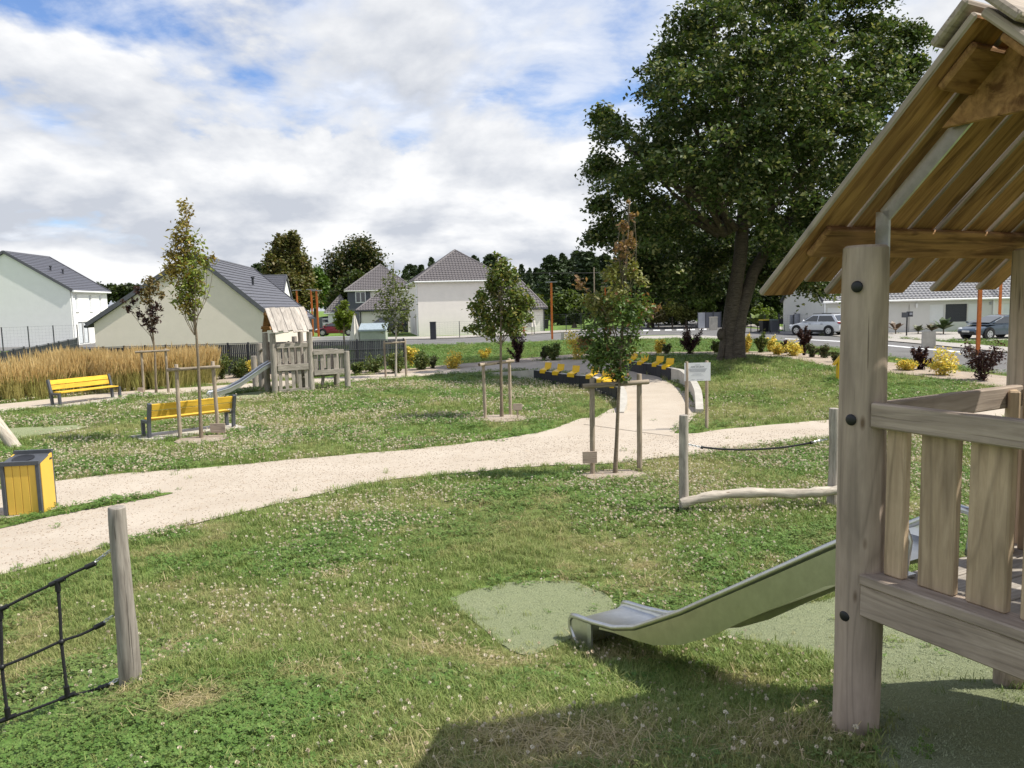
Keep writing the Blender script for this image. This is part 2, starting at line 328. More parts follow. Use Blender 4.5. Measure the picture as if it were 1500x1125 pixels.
def sandmat():
    m, t, b = mat('stabilised_sand'); g = N(t, 'ShaderNodeNewGeometry')
    def nz(s, d, r=.6): n = N(t, 'ShaderNodeTexNoise', i_Scale=s, i_Detail=d, i_Roughness=r); t.links.new(g.outputs['Position'], n.inputs[0]); return n.outputs[0]
    col = mixc(t, ramp(t, nz(.8, 4), [(.35, 0), (.65, 1)]), (.44, .375, .30), (.495, .43, .35)); col = mixc(t, 1., col, ramp(t, nz(55, 6, .8), [(.3, .62), (.46, 1), (.75, 1.14)]), 'MULTIPLY')
    col = mixc(t, ramp(t, nz(5, 7, .75), [(.54, 0), (.68, .5)]), col, (.42, .33, .235))
    t.links.new(col, b.inputs['Base Color']); b.inputs['Roughness'].default_value = .95; b.inputs['Specular IOR Level'].default_value = .1
    bm = N(t, 'ShaderNodeBump', i_Strength=.5, i_Distance=.012); t.links.new(nz(90, 5, .7), bm.inputs['Height']); t.links.new(bm.outputs[0], b.inputs['Normal']); return m
def groundmat(name, cols, scale=60., bump=.5, spots=None):
    m, t, b = mat(name); g = N(t, 'ShaderNodeNewGeometry')
    def nz(s, d, r=.6): n = N(t, 'ShaderNodeTexNoise', i_Scale=s, i_Detail=d, i_Roughness=r); t.links.new(g.outputs['Position'], n.inputs[0]); return n.outputs[0]
    col = mixc(t, ramp(t, nz(.6, 5), [(.35, 0), (.65, 1)]), cols[0], cols[1]); col = mixc(t, 1., col, ramp(t, nz(scale, 4, .75), [(.28, .6), (.5, 1), (.72, 1.35)]), 'MULTIPLY')
    t.links.new(col, b.inputs['Base Color']); b.inputs['Roughness'].default_value = .95; b.inputs['Specular IOR Level'].default_value = .1
    bm = N(t, 'ShaderNodeBump', i_Strength=bump, i_Distance=.02); t.links.new(nz(scale, 5, .7), bm.inputs['Height']); t.links.new(bm.outputs[0], b.inputs['Normal']); return m
M['sand'] = sandmat()
M['turf'] = groundmat('synthetic_turf', ((.26, .29, .155), (.30, .325, .185)), 120., 1.)
M['mulch'] = groundmat('wood_chip_ground', ((.33, .27, .21), (.43, .36, .29)), 26., 1.)
M['asphalt'] = groundmat('asphalt', ((.15, .145, .14), (.19, .185, .18)), 40., .2)
M['pave'] = groundmat('pavement', ((.36, .335, .30), (.42, .39, .35)), 30., .2)
def lawnmat():
    m, t, b = mat('lawn'); g = N(t, 'ShaderNodeNewGeometry'); dr = N(t, 'ShaderNodeAttribute', attribute_name='dry'); lu = N(t, 'ShaderNodeAttribute', attribute_name='lush')
    def nz(s, d, r=.6): n = N(t, 'ShaderNodeTexNoise', i_Scale=s, i_Detail=d, i_Roughness=r); t.links.new(g.outputs['Position'], n.inputs[0]); return n.outputs[0]
    col = mixc(t, lu.outputs['Fac'], (.165, .215, .06), (.135, .225, .048)); col = mixc(t, dr.outputs['Fac'], col, (.26, .215, .10))
    col = mixc(t, 1., col, ramp(t, nz(4, 6, .7), [(.3, .78), (.7, 1.2)]), 'MULTIPLY'); col = mixc(t, 1., col, ramp(t, nz(45, 4, .8), [(.28, .5), (.5, 1), (.75, 1.45)]), 'MULTIPLY')
    t.links.new(col, b.inputs['Base Color']); b.inputs['Roughness'].default_value = .9; b.inputs['Specular IOR Level'].default_value = .12
    bm = N(t, 'ShaderNodeBump', i_Strength=.8, i_Distance=.04); t.links.new(nz(40, 5, .75), bm.inputs['Height']); t.links.new(bm.outputs[0], b.inputs['Normal']); return m
M['lawn'] = lawnmat()
# ------------------------------------------------------------------ ground
HOT = [tuple(G(u, v).xy) + (w, a) for u, v, w, a in ((800,1090,.38,.8),(880,1065,.3,.5),(680,1125,.4,.5),(285,1025,.16,.95),(180,1020,.2,.5),(900,800,.5,.4),(560,740,.8,.35),(960,860,.3,.5),(940,830,.2,.7),(1180,910,.4,.4),(350,900,.5,.25),(760,770,1.,.3),(1130,1080,.3,.5),(1330,760,.4,.2))]
def f_dry(x, y):
    d = np.clip((fbm(x, y, .35, 11, 5) - .54) * 4, 0, 1) * .48
    d = np.maximum(d, np.clip((fbm(x, y, 1.6, 23, 5) - .55) * 6, 0, 1) * .5)
    for hx, hy, w, a in HOT: d = np.maximum(d, a * np.exp(-((x - hx) ** 2 + (y - hy) ** 2) / (2 * w * w)) * (.6 + .8 * fbm(x, y, 3., 31, 3)))
    d = d * np.where(y > 33, .3, 1)
    return np.clip(d, 0, 1)
def f_lush(x, y): return np.clip(np.clip((fbm(x, y, .6, 51, 4) - .4) * 4, 0, 1) + np.where(y > 36, .45, 0), 0, 1)
def f_flower(x, y): return np.clip((fbm(x, y, .5, 71, 4) - .36) * 4.5, 0, 1)
def terrain():
    n = 330; t = np.linspace(-1, 1, n); xs = 2.6 * np.sinh(6.2 * t); ys = 5 + 2.6 * np.sinh(6.2 * t)
    X, Y = np.meshgrid(xs, ys); Z = ter(X, Y); dist = np.hypot(X, Y - 5)
    pass
    V = np.stack([X, Y, Z], -1).reshape(-1, 3); i = np.arange(n * n).reshape(n, n)
    Fq = np.stack([i[:-1, :-1], i[:-1, 1:], i[1:, 1:], i[1:, :-1]], -1).reshape(-1, 4)
    me = npmesh('ground', V, Fq, M['lawn']); me.polygons.foreach_set('use_smooth', np.ones(len(Fq), bool))
    for nm, fn in (('dry', f_dry), ('lush', f_lush)): me.attributes.new(nm, 'FLOAT', 'POINT').data.foreach_set('value', fn(V[:, 0], V[:, 1]).astype(np.float32))
    return tag(link('ground', me), kind='structure')
terrain()
EXCL = []   # outlines where no grass grows
def lawn_attr(me):
    n = len(me.vertices); c = np.empty(n * 3, np.float32); me.vertices.foreach_get('co', c); c = c.reshape(-1, 3).astype(float)
    for nm, fn in (('dry', f_dry), ('lush', f_lush)): me.attributes.new(nm, 'FLOAT', 'POINT').data.foreach_set('value', fn(c[:, 0], c[:, 1]).astype(np.float32))
def ribbon(name, pairs, off, material, px=True, wob=.10, cross=10, step=.35, excl=True, kind='structure', ws=1.1):
    A = [G(*p[0]).xy if px else Vector(p[0]) for p in pairs]; B = [G(*p[1]).xy if px else Vector(p[1]) for p in pairs]
    def cr(P, i, t):
        p0, p1, p2, p3 = P[max(i - 1, 0)], P[i], P[i + 1], P[min(i + 2, len(P) - 1)]
        return .5 * (2 * p1 + (p2 - p0) * t + (2 * p0 - 5 * p1 + 4 * p2 - p3) * t * t + (3 * p1 - p0 - 3 * p2 + p3) * t ** 3)
    LA, LB = [], []
    for i in range(len(A) - 1):
        k = max(2, int(max((A[i + 1] - A[i]).length, (B[i + 1] - B[i]).length) / step))
        for j in range(k + (i == len(A) - 2)): LA.append(cr(A, i, j / k)); LB.append(cr(B, i, j / k))
    LA = np.array([tuple(p) for p in LA]); LB = np.array([tuple(p) for p in LB]); d = LB - LA; d /= np.linalg.norm(d, axis=1)[:, None] + 1e-9
    LA = LA + d * ((fbm(LA[:, 0], LA[:, 1], ws * 2, 5, 3) - .5) * wob * 3)[:, None]; LB = LB + d * ((fbm(LB[:, 0], LB[:, 1], ws * 2, 9, 3) - .5) * wob * 3)[:, None]
    n = len(LA); t = np.linspace(0, 1, cross + 1)[None, :, None]; P = LA[:, None] * (1 - t) + LB[:, None] * t; Z = ter(P[..., 0], P[..., 1]) + off
    V = np.concatenate([P, Z[..., None]], -1).reshape(-1, 3); i = np.arange(n * (cross + 1)).reshape(n, cross + 1)
    Fq = np.stack([i[:-1, :-1], i[:-1, 1:], i[1:, 1:], i[1:, :-1]], -1).reshape(-1, 4)
    v0 = V[Fq[0]]; 
    if np.cross(v0[1] - v0[0], v0[2] - v0[0])[2] < 0: Fq = Fq[:, ::-1]
    me = npmesh(name, V, Fq, material); o = tag(link(name, me), kind=kind)
    if excl: EXCL.append(np.concatenate([LA, LB[::-1]]))
    return o
def patch(name, outline, off, material, px=True, rings=8, wob=.08, excl=True, kind='structure', n=72, lawn=False, parent=None):
    P = np.array([tuple(G(*p).xy) if px else p for p in outline]); c = P.mean(0); k = len(P); ts = np.linspace(0, k, n, endpoint=False)
    i = ts.astype(int); f = (ts - i)[:, None]; g = lambda o: P[(i + o) % k]
    C = .5 * (2 * g(0) + (g(1) - g(-1)) * f + (2 * g(-1) - 5 * g(0) + 4 * g(1) - g(2)) * f * f + (3 * g(0) - g(-1) - 3 * g(1) + g(2)) * f ** 3)
    C = C + (C - c) * ((fbm(C[:, 0], C[:, 1], 4., 13, 3) - .5) * wob * 4)[:, None]
    s = np.linspace(0, 1, rings + 1)[1:, None, None]; R = c + (C - c)[None] * s; Q = np.concatenate([[c], R.reshape(-1, 2)]); V = np.c_[Q, ter(Q[:, 0], Q[:, 1]) + off]
    mb = MB(); fs = [(0, 1 + j, 1 + (j + 1) % n) for j in range(n)] + [(1 + a * n + j, 1 + (a + 1) * n + j, 1 + (a + 1) * n + (j + 1) % n, 1 + a * n + (j + 1) % n) for a in range(rings - 1) for j in range(n)]
    ar = sum(C[q][0] * C[(q + 1) % n][1] - C[(q + 1) % n][0] * C[q][1] for q in range(n))
    if ar < 0: fs = [f_[::-1] for f_ in fs]
    mb.add(V, fs); o = mb.build(name, material, parent, kind=kind)
    if lawn: lawn_attr(o.data)
    if excl: EXCL.append(C)
    return o
ribbon('path', [((-520,790),(-560,1120)),((-150,732),(-150,905)),((0,716),(0,842)),((80,705),(120,812)),((160,696),(240,778)),((300,686),(330,757)),((450,672),(460,726)),((560,663),(560,706)),((700,648),(700,690)),((800,632),(800,683)),((865,613),(880,681)),((985,636),(1000,668)),((1060,629),(1100,655)),((1200,617),(1215,641)),((1330,604),(1340,626)),((1500,588),(1500,612)),((1650,574),(1650,598))], .012, M['sand'])
ribbon('path', [((852,622),(985,640)),((903,596),(1021,608)),((912,580),(1017,592)),((906,568),(1003,574)),((885,559),(978,559)),((850,549),(950,547)),((800,543),(915,536)),((740,544),(850,527)),((680,547),(770,531)),((600,553),(660,541)),((480,562),(480,554)),((340,572),(340,564)),((200,581),(200,573)),((130,589),(130,579)),((0,604),(0,593)),((-120,614),(-120,603))], .02, M['sand'])
island = patch('lawn_island', [(-140,776),(-60,772),(0,763),(80,748),(160,733),(238,724),(245,726),(160,742),(80,757),(0,776),(-70,790),(-140,806)], .022, M['lawn'], excl=False, lawn=True, wob=.03)
_o = EXCL.pop() if False else None
isl = np.array([tuple(G(*p).xy) for p in [(-140,776),(0,763),(80,748),(160,733),(238,724),(245,726),(160,742),(80,757),(0,776),(-140,806)]])
patch('synthetic_turf', [(655,878),(700,862),(760,852),(830,850),(880,868),(905,885),(930,915),(905,935),(840,935),(790,958),(750,952),(700,915)], .008, M['turf'], wob=.06)
patch('synthetic_turf', [(1075,905),(1180,885),(1300,870),(1420,880),(1560,900),(1700,1000),(1600,1250),(1330,1250),(1290,1130),(1265,1040),(1225,975),(1130,945),(1060,930)], .008, M['turf'], wob=.05)
TURF = list(EXCL[-2:])
patch('synthetic_turf', [(-40,640),(0,630),(60,626),(115,624),(120,629),(70,636),(20,646),(-40,652)], .016, M['turf'])
patch('synthetic_turf', [(345,578),(380,574),(396,578),(370,584),(340,585),(290,582),(310,577)], .016, M['turf'])
for u, v, w in ((900,696,46),(735,613,38),(296,644,38)):
    c = G(u, v); r = w * c.y / F
    patch('wood_chips', [(c.x + r * math.cos(a) * random.uniform(.9, 1.1), c.y + r * .95 * math.sin(a)) for a in np.linspace(0, 2 * math.pi, 10)[:-1]], .018, M['mulch'], px=False)
ribbon('planting_bed', [((300,564),(300,550)),((480,551),(480,544)),((590,547),(590,541)),((680,539),(665,534)),((770,531),(760,526)),((860,524),(850,519)),((940,521),(940,516)),((1010,521),(1010,516)),((1090,521),(1090,515)),((1160,526),(1160,517)),((1225,539),(1225,523)),((1320,548),(1320,533)),((1380,556),(1380,541)),((1450,566),(1450,549)),((1560,582),(1560,562))], .022, M['mulch'], wob=.15)
# road, pavements, verge
ribbon('road', [((-300,517),(-300,507)),((200,512),(200,502)),((600,507),(600,497.5)),((720,503),(720,493)),((850,497),(850,486)),((930,492),(930,478)),((1000,491),(985,470)),((1100,497),(1060,477)),((1230,513),(1230,494)),((1330,528),(1330,503)),((1500,553),(1500,520)),((1700,590),(1700,543))], .012, M['asphalt'], wob=0, step=1.5)
ribbon('road', [((905,484),(1012,488)),((925,475),(1030,477)),((950,466),(1010,467)),((955,459),(985,460)),((958,452),(975,452))], .02, M['asphalt'], wob=0, step=2)
ribbon('pavement', [((-300,507),(-300,503)),((200,502),(200,498)),((600,497.5),(600,494)),((720,493),(720,489.5)),((850,486),(850,483)),((905,482),(905,479.5))], .06, M['pave'], wob=0, step=2, cross=2)
ribbon('pavement', [((925,498),(928,493.5)),((1000,497),(1000,492)),((1060,498),(1062,494)),((1100,501),(1100,497))], .06, M['pave'], wob=0, step=2, cross=2)
ribbon('pavement', [((1060,477),(1060,474)),((1120,481),(1120,477)),((1230,494),(1230,489)),((1330,503),(1330,498)),((1500,520),(1500,512)),((1700,543),(1700,534))], .06, M['pave'], wob=0, step=2, cross=2)
ribbon('driveway', [((1120,489.5),(1128,486)),((1230,491),(1230,485.5)),((1330,497.5),(1330,486)),((1385,500),(1385,487)),((1500,500.5),(1500,487)),((1640,503),(1640,487))], .05, M['pave'], wob=0, step=2, cross=4)
crosswalk = [(u + i * 14, 483.2 - i * .0) for i, u in enumerate([935] * 6)]
for i in range(6):
    u = 940 + i * 17; v = 484.5 - i * .35
    a, b, c, d = G(u, v + 1), G(u + 10, v + .8), G(u + 10, v - 1.1), G(u, v - .9)
    mb = MB(); mb.quad(*[(p.x, p.y, .026 + tz(p.x, p.y)) for p in (a, b, c, d)]); mb.build('road_marking', M['pvc'], kind='structure')
ribbon('road_marking', [((1150,497),(1150,496.2)),((1230,501),(1230,499.8)),((1330,510),(1330,508.4)),((1440,520),(1440,518))], .02, M['pvc'], wob=0, step=2, cross=1, excl=False)
def foot(u, v, dz=0.): p = G(u, v); return Vector((p.x, p.y, tz(p.x, p.y) + dz))
# ------------------------------------------------------------------ foliage
def leaves(name, C, size, cols, material, parent, aspect=.55, upbias=.5, droop=0.):
    n = len(C); nr = rng.normal(size=(n, 3)); nr[:, 2] = np.abs(nr[:, 2]) + upbias; nr /= np.linalg.norm(nr, axis=1)[:, None]
    d = rng.normal(size=(n, 3)); d[:, 2] -= droop; d -= nr * (d * nr).sum(1)[:, None]; d /= np.linalg.norm(d, axis=1)[:, None] + 1e-9; s = np.cross(nr, d)
    L = (size * rng.uniform(.7, 1.3, n))[:, None]; w = L * aspect * .5
    V = np.stack([C - d * L * .5, C + s * w + nr * L * .08 - d * L * .05, C + d * L * .5 - nr * L * .06, C - s * w + nr * L * .08 - d * L * .05], 1).reshape(-1, 3)
    b = np.arange(n)[:, None] * 4; Fq = np.concatenate([b + [0, 1, 2], b + [0, 2, 3]], 0)
    return link(name, npmesh(name, V, Fq, material, np.repeat(cols, 4, 0)), parent)
def cluster(c, r, n, k=14, sd=.26, shell=(.45, 1.), sq=1.):
    u = rng.normal(size=(k, 3)); u /= np.linalg.norm(u, axis=1)[:, None]; cc = u * (r * rng.uniform(shell[0], shell[1], k))[:, None]; cc[:, 2] *= sq
    i = rng.integers(0, k, n); return np.asarray(c)[None] + cc[i] + rng.normal(size=(n, 3)) * r * sd, i
def tint(n, base, var=.25, alt=None, pa=.0):
    c = np.tile(np.array(base), (n, 1)) * rng.uniform(1 - var, 1 + var, (n, 1)) * rng.uniform(.92, 1.08, (n, 3))
    if alt is not None:
        m = rng.random(n) < pa; c[m] = np.array(alt) * rng.uniform(1 - var, 1 + var, (m.sum(), 1))
    return c
def limb(mb, a, b, r0, r1, k=6, bend=.1, n=6):
    a = Vector(a); b = Vector(b); L = (b - a).length; o = Vector((random.uniform(-1, 1), random.uniform(-1, 1), random.uniform(-.3, .6))) * L * bend; pts = []; rs = []
    for i in range(k + 1): t = i / k; pts.append(a.lerp(b, t) + o * math.sin(math.pi * t)); rs.append(r0 + (r1 - r0) * t)
    mb.tube(pts, rs, n)
GREEN = (.055, .085, .018); 
YSTART = [.5]
def pxtree(name, label, cat, base, D, blobs, leaf, cols, trunk_r, trunk_top, per=260, group=None, bark='bark', sq=1., sd=.26, k=14, depth=None, limbs=True, alts=None, pa=0., trans='leaf', aspect=.55, droop=0., shell=(.45, 1.), fork=None, bend=.04):
    """blobs: (u, v, radius) as seen, put at real distances round the trunk; base = foot on the ground"""
    base = Vector(base); t = thing(name, label, cat, base, 0, group); cs, rs = [], []
    for i, b in enumerate(blobs):
        r = b[2] * D / F * (.86 if cat == 'tree' and D < 30 else 1.); dd = (b[3] if len(b) > 3 else random.uniform(-.6, .6)) * (depth or r); cs.append(at(b[0], b[1], D + dd)); rs.append(r)
    top = at(trunk_top[0], trunk_top[1], D) - base; mb = MB(); pts = []; q = 9
    ox, oy = random.uniform(-1, 1), random.uniform(-1, 1)
    for i in range(q + 1): s = i / q; pts.append(top * s + Vector((ox * math.sin(s * 5), oy * math.sin(s * 4.2), 0)) * top.length * bend * (s * (1 - s) * 4) * .35)
    rr = [trunk_r * ((1.25 if i == 0 else 1) * (1 - .72 * (i / q))) for i in range(q + 1)]; mb.tube([pts[0] - Vector((0, 0, .1))] + pts, [rr[0]] + rr, 10)
    mb.build('trunk', M[bark], t, True)
    if limbs:
        mb = MB()
        for c, r in zip(cs, rs):
            l = c - base; h = max(.45, min(.95, (l.z / top.z) * .8 - .12 if top.z else .5)); a = top * h; limb(mb, a, l, trunk_r * .3 * (1 - .5 * h), trunk_r * .07)
            for _ in range(2):
                e = l + Vector((random.gauss(0, 1), random.gauss(0, 1), random.gauss(0, .8))) * r * .6; limb(mb, a.lerp(l, .7), e, trunk_r * .1, trunk_r * .03, 4, .1, 5)
        mb.build('branches', M[bark], t, True)
    P, CC = [], []
    for i, (c, r) in enumerate(zip(cs, rs)):
        n = max(12, int(per * (r / max(rs)) ** 2)) if per > 0 else -per; p, ci = cluster(c - base, r, n, k, sd, shell, sq); P.append(p)
        b = blobs[i]; ci_ = b[4] if len(b) > 4 else 0; base_c = cols[ci_]; cl = tint(n, base_c, .28, alts, pa); cl *= rng.uniform(.82, 1.18, (k, 1))[ci]; CC.append(cl)
    P = np.concatenate(P); CC = np.concatenate(CC); leaves('crown', P, np.full(len(P), leaf), CC, M[trans], t, aspect, .5, droop); return t
# ---- the large lime tree
bt = foot(1072, 526); BD = bt.y
def big_tree():
    t = thing('tree', 'huge dark green lime tree with a double trunk shading the lawn', 'tree', bt); px = BD / F
    mb = MB(); R = Vector
    L = lambda u, v, d=0: at(u, v, BD + d) - bt
    def trunk(us, rs, n=18):
        pts = [L(*p) for p in us]; mb.tube(pts, [r * px * .84 for r in rs], n)
    trunk([(1065,535),(1066,525),(1067,505),(1070,480),(1073,450),(1078,415),(1084,380),(1088,330,.5),(1092,260,.5),(1096,180,.3),(1100,90)], [21,17.5,15.5,14.5,13.5,12,11.5,11,9,6,3])
    trunk([(1080,534,-.1),(1080,520,-.2),(1081,490,-.2),(1085,460,-.1),(1092,435,0),(1103,400,.2),(1120,370,.6),(1150,330,1.),(1185,270,1.5),(1210,200,2)], [17,14,12,11,10.5,10,9.5,9,7,4])
    # trunk flutes and burr
    mb.sphere(L(1056, 490, -.2), (6 * px, 7 * px, 9 * px), 10)
    for du in (-18, -7, 4, 14, 22): mb.tube([L(1070 + du, 533, -.35), L(1070 + du * .75, 517, -.3), L(1072 + du * .6, 480, -.1)], [5.5 * px, 4.5 * px, 3 * px], 8)
    mb.build('trunk', M['bark'], t, True)
    blobs = [(1045,30,64),(1100,0,75),(1180,-10,75),(1250,10,62),(1290,60,50),(1328,48,20),(1262,-40,40),(974,112,40),(992,66,38),(1010,140,70),(1090,110,85),(1170,110,85),(1240,110,70),(1285,130,48),(1330,104,12),(895,185,32),(880,240,32),(905,270,42),(945,240,50),(966,180,44),(1000,230,70),(1070,220,80),(1150,220,80),(1220,210,65),(1262,190,45),(900,330,34),(925,350,38),(960,320,55),(1010,310,62),(1080,310,62),(1150,300,65),(1205,285,55),(1240,255,40),(880,300,18),(872,345,9),(950,390,34),(985,395,36),(1020,385,36),(1130,375,34),(1170,360,45),(1205,360,40),(1235,330,40),(1050,375,28),(1188,405,26),(1210,420,16),(1140,400,30),(1165,405,28),(1110,395,24),(1030,415,18),(960,415,20),(995,420,16),(918,395,22),(1340,90,10),(1335,120,8),(1345,50,10),(882,165,12)]
    mbr = MB(); P, CC = [], []; cu, cv = 1090, 190; RT = 235
    for (u, v, r) in blobs:
        e = math.hypot((u - cu) * .95, (v - cv)) / RT; h = math.sqrt(max(0, 1 - min(e, 1) ** 2)) * RT * px * .8; low = v > 300 and 1000 < u < 1165
        for s in (((0, 1) if low else (-1, 0, 1)) if r > 44 else ((.6, .9) if low else ((-.6, .5) if r > 25 else (0,)))):
            dd = (max(s, .5) if low else s) * h + random.uniform(-.5, .5); c = np.array(L(u, v, dd)); rr = max(r - 11, r * .6) * px
            if random.random() < .5 and v < 250: limb(mbr, L(1078 + (u - 1078) * .12, max(120, min(420, v + (430 - v) * .55))), c, .16, .03, 7, .1)
            ks = max(7, int((26 if s <= 0 else 15) * (rr / 2) ** 1.7)); d = rng.normal(size=(ks, 3)); d /= np.linalg.norm(d, axis=1)[:, None]; cc = c + d * (rr * rng.uniform(.45, 1.08, ks))[:, None]
            m = 105; sd = np.array([.27, .27, .14]) * (.8 + .5 * rng.random((ks, 1, 1))); q = rng.normal(size=(ks, m, 3)) * sd; q[..., 2] -= .55 * (q[..., 0] ** 2 + q[..., 1] ** 2); P.append((cc[:, None] + q).reshape(-1, 3))
            cl = tint(ks * m, (.060, .090, .026), .32, (.22, .225, .105), .18) * np.repeat(rng.uniform(.7, 1.3, ks), m)[:, None]; CC.append(cl)
    mbr.build('branches', M['bark'], t, True)
    P = np.concatenate(P); CC = np.concatenate(CC); print('big tree leaves', len(P)); leaves('crown', P, np.full(len(P), .19), CC, M['leaf'], t, .62, .45, .3)
big_tree()
# ---- staked young trees
def stake_frame(u0, v0, u1, v1, h, rail, label, ext=.08, plaque=None):
    a = foot(u0, v0); b = foot(u1, v1); t = thing('tree_stake_frame', label, 'tree stakes', (a + b) / 2, 0, 'wooden stakes beside young trees'); c = (a + b) / 2
    post('stake', a - c - Vector((0, 0, .05)), a - c + Vector((random.uniform(-.03, .03), 0, h)), .045, .042, M['stake'], t, 10, 6, seed=u0)
    post('stake', b - c - Vector((0, 0, .05)), b - c + Vector((random.uniform(-.03, .03), 0, h * 1.02)), .045, .042, M['stake'], t, 10, 6, seed=u1)
    if rail:
        d = (b - a).normalized(); post('rail', a - c - d * ext * 2 + Vector((0, -.07, h - rail)), b - c + d * ext * 2 + Vector((0, -.07, h - rail + .02)), .042, .04, M['stake'], t, 10, 5, seed=u0 + 1)
        mb = MB(); m = (a + b) / 2 - c; mb.tube([m + Vector((.06 * math.cos(q), -.03 + .08 * math.sin(q), h - rail)) for q in np.linspace(0, 6.28, 12)], .012, 6); mb.build('tie', M['black'], t)
    if plaque:
        u, v, w, hh = plaque; p = at(u, v, min(a.y, b.y) - .08) - c; plank('plaque', p - Vector((w / 2, 0, 0)), p + Vector((w / 2, 0, 0)), .025, hh, (0, 0, 1), M['post'], t)
        if u > u1 + 5: mb = MB(); mb.box((p.x, p.y + .03, (p.z) / 2), (.04, .03, p.z)); mb.build('plaque_post', M['post'], t)
    return t
stake_frame(868,695,937,690,1.62,.12,'pair of tall wooden stakes with rail in front of the curved path',plaque=(864,670,.24,.2))
stake_frame(711,614,748,608,1.5,.06,'pair of stakes with pale rail on the middle lawn',plaque=(758,596,.24,.17))
stake_frame(264,641,320,637,1.75,.12,'pair of stakes with rail in front of the yellow bench',plaque=(319,627,.36,.22))
stake_frame(211,578,247,576,1.62,.06,'pair of stakes with rail standing before the golden grasses',plaque=(206,571,.2,.16))
stake_frame(565,553,595,552,1.55,.1,'pair of stakes around the thin birch by the dark fence',ext=0)
def small(cols): return cols
RUS = (.16, .085, .035); YG = (.15, .15, .03); OLV = (.12, .12, .03); DG = (.05, .095, .02); PUR = (.04, .02, .02)
b = foot(901, 694)
pxtree('young_tree', 'young tree with green lower leaves and russet top beside the path', 'tree', b, b.y, [(895,520,36,0,0),(868,505,26,-.4,0),(922,505,28,.3,0),(878,470,36,.4,0),(918,465,38,-.4,0),(898,440,34,0,1),(868,440,20,.3,1),(942,452,16,0,1),(962,450,9,0,2),(851,418,12,0,2),(900,402,22,0,1),(922,396,20,.3,1),(938,412,12,0,1),(912,368,18,0,2),(924,352,14,0,2),(915,332,11,0,2),(928,316,8,0,2),(921,295,4,0,2),(852,500,12,0,2),(905,545,26,0,0),(872,535,18,0,0)], .085, [(.10, .155, .04), (.2, .2, .06), (.27, .165, .085)], .035, (922, 296), per=640, bark='ybark', k=17, sd=.24, droop=.5, aspect=.5, alts=(.2, .1, .045), pa=.06, shell=(.2, 1.))
b = foot(735, 611)
pxtree('young_tree', 'round green young tree with yellowing tips on the middle lawn', 'tree', b, b.y, [(735,460,30),(712,470,24),(758,462,26),(700,450,20),(770,448,18),(725,430,26),(752,432,24),(735,405,22),(718,415,14),(748,408,14),(735,385,10),(728,374,6),(695,482,12),(722,484,14),(750,480,16),(682,484,6),(776,468,8),(705,432,12)],   .112, [(.125, .165, .042)], .045, (733, 372), per=850, bark='ybark', k=20, droop=.5, alts=(.27, .24, .07), pa=.22, sd=.24, shell=(.2, 1.))
b = foot(295, 642)
pxtree('young_tree', 'tall slender tree with airy yellow green leaves behind the front bench', 'tree', b, b.y, [(270,305,12,0,1),(268,330,14,0,1),(262,350,18,0,1),(278,352,16),(265,375,22,0,1),(285,378,20),(262,400,22,0,1),(285,402,22),(302,382,12),(312,378,7,0,1),(268,425,20),(288,428,18),(272,450,15,0,1),(288,445,10),(262,440,12),(280,462,9),(250,395,10,0,1),(248,370,8,0,1)], .115, [(.23, .27, .06), (.34, .27, .075)], .042, (272, 300), per=290, bark='ybark', k=13, aspect=.42, droop=.4, sd=.36, alts=(.2, .13, .03), pa=.2, shell=(.1, 1.))
b = foot(229, 576)
pxtree('young_tree', 'small sparse tree with dark purple leaves before the beige house', 'tree', b, b.y, [(217,412,10,0,1),(222,425,14,0,1),(215,440,10,0,1),(203,425,8),(196,440,7),(188,452,7),(205,460,8),(220,455,10),(232,450,8),(228,468,9),(218,475,9),(236,432,8,0,1),(182,442,4),(225,485,6),(212,470,7)], .15, [(.065, .036, .034), (.16, .12, .05)], .045, (218, 415), per=150, bark='ybark', k=9, sd=.35, shell=(.1, 1.))
b = foot(580, 552)
pxtree('young_tree', 'thin pale stemmed birch with sparse leaves in front of the cream house', 'tree', b, b.y, [(574,385,4),(577,400,8),(573,415,12),(585,425,14),(568,435,15),(590,445,16),(575,455,18),(558,455,10),(595,465,12),(570,470,14),(585,478,12),(600,440,10),(556,430,6),(602,420,6)], .17, [(.13, .155, .055)], .045, (577, 385), per=170, bark='birch', k=11, sd=.42, aspect=.45, droop=.6, shell=(0, 1.))
p = at(504, 497, 58); p.z = 0
pxtree('young_tree', 'small bright yellow green tree on one stake beyond the dark fence', 'tree', p, 58, [(504,452,9),(500,462,11),(508,464,11),(497,473,9),(512,474,10),(504,474,10),(504,446,5)], .3, [(.14, .18, .025)], .08, (504, 450), per=230, bark='ybark', k=10)
# ---- background trees
def bgtree(label, D, blobs, col, leaf=.5, per=700, base_u=None, alt=None, pa=0., grp=None, k=30, tr=.35, cat='tree', name='tree'):
    us = [b[0] for b in blobs]; u = base_u or sum(us) / len(us); vt = min(b[1] for b in blobs); p = at(u, 500, D); p.z = tz(p.x, p.y)
    return pxtree(name, label, cat, p, D, blobs, leaf * .85, [col], tr, (u, vt + 8), int(per * 4.2), grp, k=int(k * 1.5), alts=alt, pa=pa, limbs=True, sd=.19, aspect=.75)
bgtree('tall yellowing chestnut tree behind the grey roofed beige house', 105, [(420,370,24),(405,390,20),(436,385,18),(415,405,28),(440,405,20),(420,430,30),(400,425,18),(445,430,20),(430,350,10),(412,355,12)], (.115, .12, .035), per=900, alt=(.16, .125, .045), pa=.3)
bgtree('broad dark tree beside the yellowing chestnut tree', 125, [(520,375,28),(500,390,24),(540,385,24),(510,410,34),(545,405,22),(490,415,20),(530,365,18),(488,435,22),(525,430,26),(552,395,14)], (.045, .062, .02), per=1000, alt=(.13, .11, .045), pa=.35)
